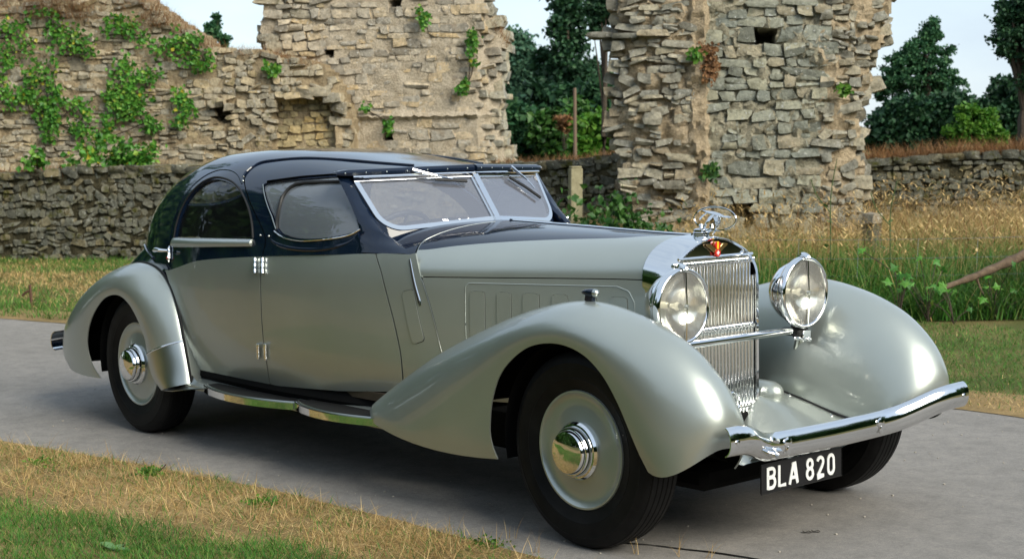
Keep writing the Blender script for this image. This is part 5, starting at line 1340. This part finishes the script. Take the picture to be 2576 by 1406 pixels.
IV = [('trailing ivy at the upper left edge of the high wall', [(5, 70), (25, 80), (55, 95), (85, 115), (20, 140), (28, 150)], 420, .14),
      ('small ivy tuft in the brown grass atop the left wall', [(120, 40), (140, 55), (155, 70), (135, 90)], 240, .11),
      ('pale green ivy below the grass tuft on the left wall', [(165, 95), (190, 100), (215, 110), (175, 120), (235, 125), (160, 155)], 380, .12),
      ('dense ivy cushion under the wall head left of centre', [(290, 60), (310, 70), (330, 80), (345, 90)], 340, .12),
      ('long ivy spray running down to the right of the left wall', [(400, 125), (430, 112), (465, 108), (490, 120), (510, 135), (520, 155), (440, 140)], 620, .13),
      ('broad hanging ivy curtain in the middle of the left wall', [(330, 160), (325, 185), (310, 205), (300, 225), (330, 230), (310, 250), (325, 265), (345, 245), (380, 205), (370, 190)], 1100, .15),
      ('ivy strand beside the ivy curtain, right of it', [(455, 235), (470, 250), (465, 275), (480, 290), (460, 300)], 380, .09),
      ('yellowing ivy at the left edge halfway up the wall', [(5, 215), (20, 235), (45, 245), (62, 250)], 320, .10),
      ('arching ivy strands left of the ivy curtain', [(95, 200), (80, 225), (100, 250), (130, 215), (145, 235), (120, 265), (135, 280), (95, 275)], 700, .12),
      ('ivy patch low on the left wall above the mossy wall', [(125, 290), (140, 310), (130, 325), (200, 265), (215, 285), (205, 310), (215, 330)], 560, .11),
      ('narrow ivy runner below the ivy curtain', [(275, 310), (280, 325), (275, 345), (390, 310), (405, 325), (360, 280), (375, 300)], 380, .08)]
for lb, pts, n_, sp_ in IV: ivy('ivy', lb, pts, int(n_*.62), sp_*1.1)
ivy('ivy', 'small ivy sprig near the top right of the left wall', [(675, 165), (690, 175), (685, 160)], 90, .06)
ivy('ivy', 'ivy runner down the right corner of the pale wall', [(1192, 90), (1196, 110), (1190, 130), (1180, 210), (1170, 225), (1200, 150)], 200, .05, wall=TW)
ivy('ivy', 'small ivy sprig high on the pale wall face', [(1070, 38), (1085, 45), (1078, 60)], 80, .05, wall=TW)
ivy('ivy', 'small sprig on the ledge of the pale wall', [(925, 270), (930, 278), (988, 312), (985, 325)], 80, .05, wall=TW)
ivy('ivy', 'bright ivy leaves in the angle of the grey ruin', [(1755, 135), (1765, 140), (1758, 148)], 60, .035, M_bright, RW, .075)
ivy('ivy', 'reddish dry creeper in the angle of the grey ruin', [(1782, 125), (1790, 150), (1785, 180), (1800, 185)], 260, .06, M_brown, RW, .05)
ivy('ivy', 'small fern sprig on the right of the grey ruin', [(2122, 225), (2128, 232)], 50, .035, M_bright, RW, .07)
ivy('ivy', 'small fern sprig low in the angle of the grey ruin', [(1790, 425), (1800, 430), (1785, 440)], 90, .05, M_leaf, RW, .06)
# clumps of green weeds on the ledge between high and low wall
def clump(name, label, cat, px, py, d, r, n, size, m, h=1.0, stems=5, z0=None, rng=RNG):
    c = dep(px, py, d); base = np.array([c[0], c[1], 0.0 if z0 is None else z0])
    q = rng.normal(0, 1, (n, 3))*np.array([.5, .5, .42])*r; q[:, 2] = np.abs(q[:, 2])*h*1.5
    hub = rng.normal(0, .55, (max(6, n//30), 3))*r; hub[:, 2] = np.abs(hub[:, 2])*h*1.2
    q = .45*q + hub[rng.integers(len(hub), size=n)]
    V, F = leaves(q, size, None, rng); r0 = thing(name, label, cat, tuple(base))
    link('leaves', fast_mesh('leaves', V, F, m), r0)
    T = [tube(catmull([(0, 0, 0), hub[i]*[.35, .35, .5], hub[i]], 6), .008, 5) for i in range(min(stems, len(hub)))]
    part('stem', *join(*T), M_bark, r0); return r0
zl = LOW1.pl(300, 424)[1] - .04
for px, n_, r_, lb in ((225, 330, .33, 'bushy green weeds on the ledge above the mossy wall, left clump'), (355, 420, .36, 'bushy green weeds on the ledge above the mossy wall, right clump'), (95, 120, .22, 'small green weeds on the ledge at far left')):
    clump('weed_clump', lb, 'plant', px, 424, 23.6, r_, n_, .10, M_green if False else M_ivy, 1.0, z0=zl)

# ---- trees -------------------------------------------------------------------
def tree(name, label, px, base_d, blobs, n, leaf, m, trunk_r=.18, trunk_top=None, group=None, rng=RNG, hubs=60, limb=8, cat='tree', tight=.30):
    """blobs: (px, py, rx_px, ry_px) ellipses of the crown seen at depth base_d; the crown is a real volume"""
    k = base_d/3923.2; c0 = dep(px, 369, base_d); base = np.array([c0[0], c0[1], 0.0])
    hub = []; wts = np.array([b[2]*b[3] for b in blobs], float); wts /= wts.sum()
    for i in rng.choice(len(blobs), hubs, p=wts):
        b = blobs[i]; v = rng.normal(0, 1, 3); v /= np.linalg.norm(v); v *= rng.uniform(.35, 1)**.5
        c = dep(b[0], b[1], base_d); hub.append(c + CAM_R*v[0]*b[2]*k + np.array([0, 0, 1.0])*v[2]*b[3]*k + CAM_D*v[1]*(b[2] + b[3])*.5*k)
    hub = np.array(hub) - base; rr = np.array([np.mean([b[2] for b in blobs])*k*tight])
    q = hub[rng.integers(hubs, size=n)] + rng.normal(0, 1, (n, 3))*rr*np.array([1, 1, .6])
    V, F = leaves(q, leaf, None, rng); r0 = thing(name, label, cat, tuple(base), group)
    link('crown', fast_mesh('crown', V, F, m), r0)
    top = np.array([0, 0, hub[:, 2].max()*.8]) if trunk_top is None else np.array(trunk_top)
    tp = catmull([(0, 0, 0), top*.4 + rng.normal(0, .1, 3)*[1, 1, 0], top], 10)
    T = [tube(tp, trunk_r, 7, scale=np.linspace(1, .25, 10))]
    for i in rng.choice(hubs, min(limb, hubs), replace=False):
        s_ = tp[np.clip(int(9*hub[i, 2]/max(top[2], .1)*.6), 1, 8)]; T.append(tube(catmull([s_, (s_ + hub[i])/2 + [0, 0, .1], hub[i]], 7), trunk_r*.3, 5, scale=np.linspace(1, .25, 7)))
    part('trunk', *join(*T), M_bark, r0); return r0
tree('conifer_tree', 'tall dark conifer between the two ruins', 1430, 58, [(1428, 40, 40, 60), (1425, 110, 38, 50), (1440, 190, 70, 45), (1420, 250, 90, 40), (1480, 230, 70, 60), (1430, -30, 45, 40)], 20000, .20, M_dark, .13, (0, 0, 8.5), hubs=190, tight=.22)
tree('conifer_tree', 'overhanging dark evergreen top left of the grey ruin', 1530, 34, [(1530, 20, 30, 40), (1510, 60, 26, 22), (1545, -20, 45, 40), (1490, 25, 22, 18)], 4000, .11, M_dark, .10, (0, 0, 4.0), hubs=50, tight=.25)
tree('broadleaf_tree', 'hazy blue-green tree beside the pale wall edge', 1300, 66, [(1290, 130, 40, 45), (1275, 200, 45, 50), (1330, 190, 40, 50), (1300, 255, 60, 40)], 13000, .22, M_blue, .22, hubs=80, tight=.26)
tree('broadleaf_tree', 'dark round bush-like tree against the sky between the ruins', 1370, 60, [(1368, 150, 18, 20), (1372, 210, 22, 60)], 1500, .28, M_dark, .15, hubs=26, tight=.35)
for lb, pxx, dd, bl, nn_, mm, lf in (
    ('dark green shrub beneath the conifer, left one', 1290, 44, [(1285, 310, 45, 55), (1300, 370, 55, 40), (1330, 330, 45, 50)], 5200, M_mid, .22),
    ('dark green shrub beneath the conifer, middle one', 1390, 43, [(1390, 330, 50, 45), (1400, 380, 55, 30), (1440, 300, 40, 50)], 5200, M_leaf, .20),
    ('lighter green shrub beside the grey ruin', 1510, 40, [(1505, 320, 48, 38), (1480, 365, 45, 35), (1545, 360, 45, 40)], 5200, M_bright, .17),
    ('dark shrub filling the gap behind the low wall', 1450, 48, [(1450, 290, 60, 70), (1500, 260, 60, 60), (1350, 280, 70, 60), (1540, 300, 40, 80)], 7000, M_dark, .28)):
    tree('shrub', lb, pxx, dd, bl, nn_, lf, mm, .06, hubs=90, cat='shrub', tight=.22)
tree('shrub', 'dead reddish-brown shrub among the green ones', 1418, 41.5, [(1418, 305, 22, 18), (1430, 320, 14, 14)], 420, .12, M_brown, .04, hubs=16, cat='shrub')
tree('broadleaf_tree', 'spreading open tree against the sky at right', 2330, 40, [(2310, 130, 45, 35), (2270, 165, 55, 35), (2350, 175, 50, 35), (2300, 205, 85, 40), (2380, 215, 50, 35), (2340, 95, 22, 45), (2345, 70, 10, 30), (2385, 130, 26, 12), (2240, 230, 45, 25)], 18000, .085, M_mid, .16, hubs=260, tight=.13, limb=22)
tree('shrub', 'dark thicket under the spreading tree at right', 2280, 37, [(2230, 320, 60, 50), (2300, 290, 70, 55), (2370, 310, 60, 60), (2280, 360, 100, 30), (2400, 270, 60, 50)], 15000, .15, M_dark, .08, hubs=150, cat='shrub', tight=.2)
tree('broadleaf_tree', 'dark oak boughs at the upper right edge of the view', 2590, 33, [(2560, 60, 55, 45), (2600, 20, 80, 60), (2590, 130, 70, 45), (2535, 100, 35, 40), (2620, 190, 60, 50)], 16000, .085, M_dark, .22, (0, 0, 6), hubs=170, tight=.15, limb=16)
tree('shrub', 'dark hedge mass at the right edge of the view', 2560, 36, [(2520, 310, 70, 60), (2580, 260, 70, 70), (2470, 300, 50, 50), (2600, 340, 80, 40)], 15000, .15, M_dark, .1, hubs=150, cat='shrub', tight=.2)
for pxx, pyy in ((2508, 205), (2532, 200), (2550, 208)):
    tree('conifer_tree', 'small pointed dark conifer tip above the hedge at right, %s of three' % {2508: 'left', 2532: 'middle', 2550: 'right'}[pxx], pxx, 46, [(pxx, pyy + 20, 8, 30), (pxx, pyy + 50, 11, 30)], 500, .18, M_dark, .08, hubs=30, tight=.35, group='pointed conifer tips')
tree('shrub', 'bright green rounded bush before the dark hedge', 2455, 30, [(2445, 300, 40, 35), (2470, 335, 55, 28), (2420, 340, 42, 25), (2500, 345, 32, 22), (2478, 300, 22, 25)], 8000, .085, M_bright, .05, hubs=110, cat='shrub', tight=.17)
tree('broadleaf_tree', 'small tree peeping over the left wall', 540, 48, [(540, 50, 10, 22), (535, 80, 24, 22), (545, 105, 34, 18)], 2600, .12, M_mid, .10, hubs=54, tight=.16)
def bole(name, label, cat, px, py0, py1, d, r, m):
    a, b = dep(px, py0, d), dep(px, py1, d); r0 = thing(name, label, cat, (a[0], a[1], 0)); a = a - np.array(r0.location); b = b - np.array(r0.location); a[2] = 0
    return r0, a, b
r0, a, b = bole('telegraph_pole', 'weathered slim pole standing among the shrubs between the ruins', 'pole', 1446, 400, 222, 39, .05, M_bark)
part('shaft', *tube(poly([a, b], 8), .045, 8, scale=np.linspace(1.15, .9, 8)), mat('weathered_pole', (.14, .095, .065), .9), r0)
# ---- trees behind the camera that the bright work mirrors
rg = np.random.default_rng(5); Vs = []; Fs = []; n = 0
for a_ in np.r_[np.linspace(-3.46, -3.12, 11), np.linspace(-3.06, 1.45, 50)]:
    R_ = rg.uniform(33, 38) if a_ < -3.1 else rg.uniform(20, 27); c = CAM_POS + np.array([math.cos(a_)*R_, math.sin(a_)*R_, -CAM_POS[2]]); hgt = rg.uniform(7.5, 11.5) if a_ < -1.9 else rg.uniform(5.0, 8.5)
    hub = rg.normal(0, 1, (24, 3))*[1.5, 1.5, hgt*.26] + [0, 0, hgt*.45]; hub[:, 2] = np.clip(hub[:, 2], .4, hgt)
    q = c + hub[rg.integers(24, size=2600)] + rg.normal(0, .75, (2600, 3)); V, F = leaves(q, .55, None, rg); Vs.append(V); Fs.append(F + n); n += len(V)
stuff('tree_belt', np.vstack(Vs), np.vstack(Fs), M_leaf, 'belt of trees behind the viewer seen mirrored in the chrome', 'trees')

# ---- tall grass bank on the right --------------------------------------------
def bank(n, d0, d1, p0, p1):
    d = RNG.uniform(d0, d1, n); px = RNG.uniform(p0, p1, n)
    P = CAM_POS + (CAM_D[None] + CAM_R[None]*((px - 1288)/3923.2)[:, None])*d[:, None]; P[:, 2] = 0; return P, px, d
P, px, d = bank(42000, 13.7, 21.5, 1380, 2680)
u = (d - 13.7)/7.8; pn = fbm(P[:, 0]*.8, P[:, 1]*.8, 91)
gr = RNG.random(len(P)) < np.clip(1.75 - 2.6*u + 1.2*(pn - .5), .22, .98)
hg = np.interp(u, [0, .08, .3, 1], [.36, .60, .74, .95])*RNG.uniform(.6, 1.15, len(P))*(.75 + .5*pn)
V, F = blades(P[gr], hg[gr], RNG.uniform(.007, .014, gr.sum()), RNG.uniform(0, .35, gr.sum()), bend=.6, seg=3); stuff('tall_green_grass', V, F, M_green, 'tall green grass bank behind the far front wing')
V, F = blades(P[~gr], hg[~gr]*1.05, RNG.uniform(.005, .010, (~gr).sum()), RNG.uniform(0, .35, (~gr).sum()), bend=.45, seg=3); stuff('tall_dry_grass', V, F, M_straw, 'tall dry seeding grass in front of the low wall at right')
P, px, d = bank(15000, 13.75, 16.2, 1400, 2680)
V, F = blades(P, np.interp(d, [13.75, 14.6, 16.2], [.30, .55, .66])*RNG.uniform(.6, 1.2, len(P)), RNG.uniform(.010, .020, len(P)), RNG.uniform(0, .5, len(P)), bend=.8, seg=3); stuff('rank_green_grass', V, F, M_leaf, 'rank dark green growth at the foot of the grass bank')
# seed heads
P, px, d = bank(2600, 14.3, 21, 1700, 2680); n_ = len(P)
hh = np.interp(d, [14.3, 21], [.62, 1.02])*RNG.uniform(.8, 1.2, n_); az = RNG.uniform(0, 2*np.pi, n_); ln = RNG.uniform(.05, .35, n_)
tip = P + np.stack([np.cos(az)*np.sin(ln)*hh, np.sin(az)*np.sin(ln)*hh, np.cos(ln)*hh], 1)
V, F = blades(P, hh*1.02, np.full(n_, .004), ln, az, bend=0.0, seg=2); V2, F2 = blades(tip, RNG.uniform(.08, .17, n_), RNG.uniform(.012, .022, n_), ln + .5, az, bend=.7, seg=3)
stuff('grass_seed_heads', np.vstack([V, V2]), np.vstack([F, F2 + len(V)]), M_straw, 'nodding grass seed heads over the grass bank')
P, px, d = bank(420, 15, 21.5, 1900, 2680); V, F = blades(P, RNG.uniform(.7, 1.25, len(P)), np.full(len(P), .012), RNG.uniform(0, .3, len(P)), seg=3); stuff('dock_stems', V, F, M_rust, 'red-brown dock stems among the tall dry grass')
# broad-leaved plants at the foot of the bank
def maple_leaf(c, s, nrm, rng):
    a = np.radians([-90, -50, -28, 5, 30, 60, 90, 120, 150, 175, 208, 230]); r_ = np.array([.35, .75, .42, .95, .5, .62, 1.05, .62, .5, .95, .42, .75])
    nrm = nrm/np.linalg.norm(nrm); u = np.cross(nrm, rng.normal(0, 1, 3)); u /= np.linalg.norm(u); v = np.cross(nrm, u)
    V = [c + nrm*.12*s] + [c + s*r_[i]*(math.cos(a[i])*u + math.sin(a[i])*v) for i in range(12)]
    return np.array(V), [(0, i + 1, (i + 1) % 12 + 1) for i in range(12)]
rg = np.random.default_rng(9)
for k_, (pxx, pyy, dd, nl, hh_, lb) in enumerate([(2262, 735, 13.55, 9, .42, 'young sycamore sapling at the foot of the grass bank, nearest the wing'), (2335, 700, 13.7, 11, .55, 'young sycamore sapling below the fallen branch'), (2400, 775, 13.5, 6, .30, 'low sycamore seedling beside the mown grass'), (2500, 735, 13.8, 8, .45, 'sycamore seedling under the fallen branch at right')]):
    g_ = dep(pxx, pyy, dd); base = np.array([g_[0], g_[1], 0]); r0 = thing('sycamore_sapling', lb, 'plant', tuple(base)); stm = []
    for j in range(nl):
        c = np.array([rg.normal(0, .17), rg.normal(0, .12), hh_*rg.uniform(.35, 1.15)]); nr = np.array([.45, -.6, .7]) + rg.normal(0, .3, 3)
        part('leaf', *maple_leaf(c, rg.uniform(.035, .07), nr, rg), M_ivy, r0, smooth=False); stm.append(tube(catmull([(0, 0, 0), c*[.4, .4, .6], c], 6), .004, 4))
    part('stem', *join(*stm), M_bark, r0)
clump('leafy_bush', 'leafy green bush between wooden post and grey ruin', 'shrub', 1530, 560, 16.6, .50, 2600, .085, M_leaf, 1.15, 8)
clump('leafy_bush', 'small bright leafy shoots in front of the wooden post', 'shrub', 1470, 560, 15.6, .26, 420, .075, M_bright, 1.0, 6)
for (pxx, hh_, lb) in ((2085, 1.42, 'tall green thistle stalk against the grey ruin'), (2235, 1.20, 'tall dock stalk right of the grey ruin')):
    g_ = dep(pxx, 700, 15.2); r0 = thing('tall_weed', lb, 'plant', (g_[0], g_[1], 0)); st_ = catmull([(0, 0, 0), (.02, 0, hh_*.4), (.0, .03, hh_*.75), (.06, .05, hh_)], 12)
    part('stem', *join(tube(st_, .010, 6, scale=np.linspace(1, .4, 12)), tube(catmull([st_[7], st_[7] + [-.10, -.08, .16], st_[7] + [-.14, -.12, .32]], 6), .005, 5)), mat('weed_stem_%d' % pxx, (.05, .09, .02), .7), r0)
    for j in range(2, 12):
        c = st_[j] + rg.normal(0, .03, 3); dd_ = np.array([rg.normal(), rg.normal(), .35]); dd_ /= np.linalg.norm(dd_); L_ = .20*(1 - j/15)
        s_ = np.cross(dd_, [0, 0, 1]); V = np.array([c, c + dd_*L_*.5 + s_*L_*.2, c + dd_*L_, c + dd_*L_*.5 - s_*L_*.2]); part('leaf', V, [(0, 1, 2, 3)], M_leaf, r0)
# pale boulder in the grass, old gate post, leaning limb, stake
c = dep(2192, 560, 17.2); r0 = link('boulder', lib_mesh(3, stone_mat('pale_boulder', (.50, .43, .33), (.6, .56, .48), (.36, .29, .2))), label='pale boulder lying in the dry grass beside the grey ruin', category='rock'); r0.location = (c[0], c[1], .735); r0.scale = (.19, .16, .13)
r1 = link('boulder', lib_mesh(6, M_st_low), label='dark mossy stone under the pale boulder in the grass', category='rock'); r1.location = (c[0] - .02, c[1] + .03, .30); r1.scale = (.16, .16, .80)
M_post = mat('post_wood', (.24, .215, .135), .9); wv = noise(M_post, 9, 6, .7, pos(M_post)); rp = ramp(M_post, [(.3, (.155, .135, .075)), (.55, (.255, .23, .14)), (.8, (.34, .31, .20))]); LK(M_post, wv, rp.inputs[0]); LK(M_post, rp.outputs[0], bsdf(M_post).inputs['Base Color']); bump(M_post, noise(M_post, 40, 5, .7, pos(M_post)), .5, .02)
g_ = dep(1443, 560, 16.9); tz = dep(1443, 424, 16.9)[2]
ang = math.atan2(CAM_R[1], CAM_R[0]) + .35
V, F = box((0, 0, tz/2), (.135, .10, tz), .008); V[:, 0] += V[:, 2]*.022
po = thing('wooden_post', 'square weathered wooden gate post standing right of the windscreen', 'post', (g_[0], g_[1], 0)); po.rotation_euler[2] = ang
part('shaft', V, F, M_post, po); part('cap', *box((tz*.022, 0, tz + .012), (.12, .085, .024), .006), M_post, po)
M_limb = mat('dead_limb', (.17, .115, .072), .85); rl = ramp(M_limb, [(.3, (.055, .034, .020)), (.6, (.13, .088, .054)), (.8, (.24, .18, .125))]); LK(M_limb, noise(M_limb, 14, 6, .7, pos(M_limb)), rl.inputs[0]); LK(M_limb, rl.outputs[0], bsdf(M_limb).inputs['Base Color']); bump(M_limb, noise(M_limb, 35, 5, .7, pos(M_limb)), .6, .02)
lp = catmull([dep(2376, 724, 13.65), dep(2400, 714, 13.7), dep(2460, 692, 13.8), dep(2530, 662, 13.9), dep(2600, 632, 14.0), dep(2700, 590, 14.2)], 26)
r0 = thing('fallen_branch', 'bare grey-brown branch leaning out of the grass at right', 'branch', tuple(np.r_[lp[0, :2], 0])); V, F = tube(lp - np.array(r0.location), .060, 10, scale=np.linspace(.35, 1.1, 26)*(1 + .12*np.sin(np.arange(26)*1.7)))
part('limb', V, F, M_limb, r0)
part('twig', *tube(catmull(np.array([lp[6], lp[6] + [.02, .03, -.10], lp[6] + [.08, .0, -.16]]) - np.array(r0.location), 6), .014, 6, scale=np.linspace(1, .4, 6)), M_limb, r0)
part('twig', *tube(catmull(np.array([lp[17], lp[17] + [-.05, .03, -.12], lp[17] + [-.02, .0, -.30]]) - np.array(r0.location), 6), .016, 6, scale=np.linspace(1, .4, 6)), M_limb, r0)
g_ = gnd(80, 772); r0 = thing('iron_stake', 'thin rusty stake in the lawn at far left', 'stake', tuple(g_)); tp_ = dep(75, 716, np.dot(g_ - CAM_POS, CAM_D)) - g_
M_iron = mat('rusty_iron', (.075, .035, .020), .85); part('shaft', *tube(poly([(0, 0, 0), tp_], 6), .016, 6), M_iron, r0); part('hook', *tube(catmull([tp_*.72, tp_*.72 + [-.03, -.03, -.01], tp_*.72 + [-.07, -.06, -.05]], 6), .014, 6), M_iron, r0)
# stock fence wires
M_wire = mat('fence_wire', (.20, .23, .26), .5, .6)
r0 = thing('wire_fence', 'thin stock-fence wires strung through the grass bank', 'fence', tuple(gnd(2300, 830)))
for yy, d_ in ((598, 14.6), (646, 14.6), (690, 14.5)):
    w_ = catmull([dep(1900, yy + 6, d_ + .6), dep(2200, yy + 5, d_ + .15), dep(2450, yy + 1, d_), dep(2700, yy - 6, d_ - .2)], 20); part('wire', *tube(w_ - np.array(r0.location), .0016, 4), M_wire, r0)
for pxx in (2010, 2160, 2310, 2460, 2610):
    a_, b_ = dep(pxx, 600, 14.6), dep(pxx - 4, 700, 14.5); part('wire', *tube(poly([a_, b_], 4) - np.array(r0.location), .0012, 4), M_wire, r0)
# foreground plants
def dock(px, py, leaves_, lb, m):
    g_ = gnd(px, py); r0 = thing('broad_leaf_weed', lb, 'plant', tuple(g_))
    for (az, L_, w_, el) in leaves_:
        d_ = np.array([math.cos(az)*math.cos(el), math.sin(az)*math.cos(el), math.sin(el)]); s_ = np.cross(d_, [0, 0, 1.0]); s_ /= np.linalg.norm(s_); G = []
        for u in np.linspace(0, 1, 7):
            wd = w_*math.sin(math.pi*min(1, u*.92 + .08))**.8*.5; c = d_*L_*u + np.array([0, 0, -.25*L_*u*u + .006]); G.append([c - s_*wd + [0, 0, .008], c - s_*wd*.5, c + [0, 0, -.004], c + s_*wd*.5, c + s_*wd + [0, 0, .008]])
        part('leaf', *grid(np.array(G)), m, r0)
M_dock = leaf_mat('dock_leaf', [(0, (.10, .20, .075)), (1, (.13, .24, .10))], .5, .2)
ra = lambda deg: math.atan2(CAM_R[1], CAM_R[0]) + math.radians(deg)
dock(288, 1388, [(ra(150), .085, .05, .5), (ra(60), .06, .035, .35), (ra(-20), .075, .04, .25)], 'pale green broad-leaved weed in the foreground grass', M_dock)
g_ = gnd(375, 1196); r0 = thing('small_weed', 'small ferny green weed at the near road edge', 'plant', tuple(g_)); rg = np.random.default_rng(3)
q = rg.normal(0, 1, (160, 3))*[.045, .03, .016]; q[:, 2] = np.abs(q[:, 2]) + .006; V, F = leaves(q, .022, None, rg); link('leaves', fast_mesh('leaves', V, F, M_bright), r0)
part('stem', *tube(catmull([(0, 0, 0), (.04, .03, .02), (.075, .055, .06)], 6), .003, 5), M_bark, r0)
for pxx, pyy, lb in ((105, 1168, 'small green weed tuft at the far left of the verge'), (660, 1270, 'sparse green weed tuft on the verge left of centre'), (1220, 1372, 'small weed tuft on the verge near the front tyre')):
    g_ = gnd(pxx, pyy); r0 = thing('small_weed', lb, 'plant', tuple(g_)); q = rg.normal(0, 1, (110, 3))*[.05, .035, .012]; q[:, 2] = np.abs(q[:, 2]) + .004; V, F = leaves(q, .02, None, rg); link('leaves', fast_mesh('leaves', V, F, M_bright), r0)
# grit on the tarmac
q = np.stack([RNG.uniform(-6, 3, 320), RNG.uniform(-1.2, 3, 320)], 1); q = q[(q[:, 1] > near_y(q[:, 0]) + .02) & (q[:, 1] < far_y(q[:, 0]) - .02)]
Vs = []; Fs = []; n = 0
for a_ in q:
    V, F = LIB[RNG.integers(14)]; s_ = RNG.uniform(.003, .009); V = V*[s_, s_, s_*.6] + np.r_[a_, .003]; Vs.append(V); Fs.append(np.array(F) + n); n += len(V)
stuff('road_grit', np.vstack(Vs), np.vstack(Fs), mat('grit', (.36, .33, .28), .9), 'scattered pale grit on the tarmac', 'grit')
for pxx, pyy, lb in ((2030, 1340, 'dark dead leaf on the tarmac, left one of two'), (2052, 1338, 'dark dead leaf on the tarmac, right one of two')):
    g_ = gnd(pxx, pyy); V, F = grid(np.array([[(x_, y_, .006 + .004*math.sin(x_*200)) for y_ in (-.008, 0, .008)] for x_ in (-.018, -.006, .006, .018)])); o_ = link('dead_leaf', mesh_data('dead_leaf', V, F, mat('dead_leaf_%d' % pxx, (.02, .016, .012), .9)), label=lb, category='leaf'); o_.location = g_; o_.rotation_euler[2] = .6
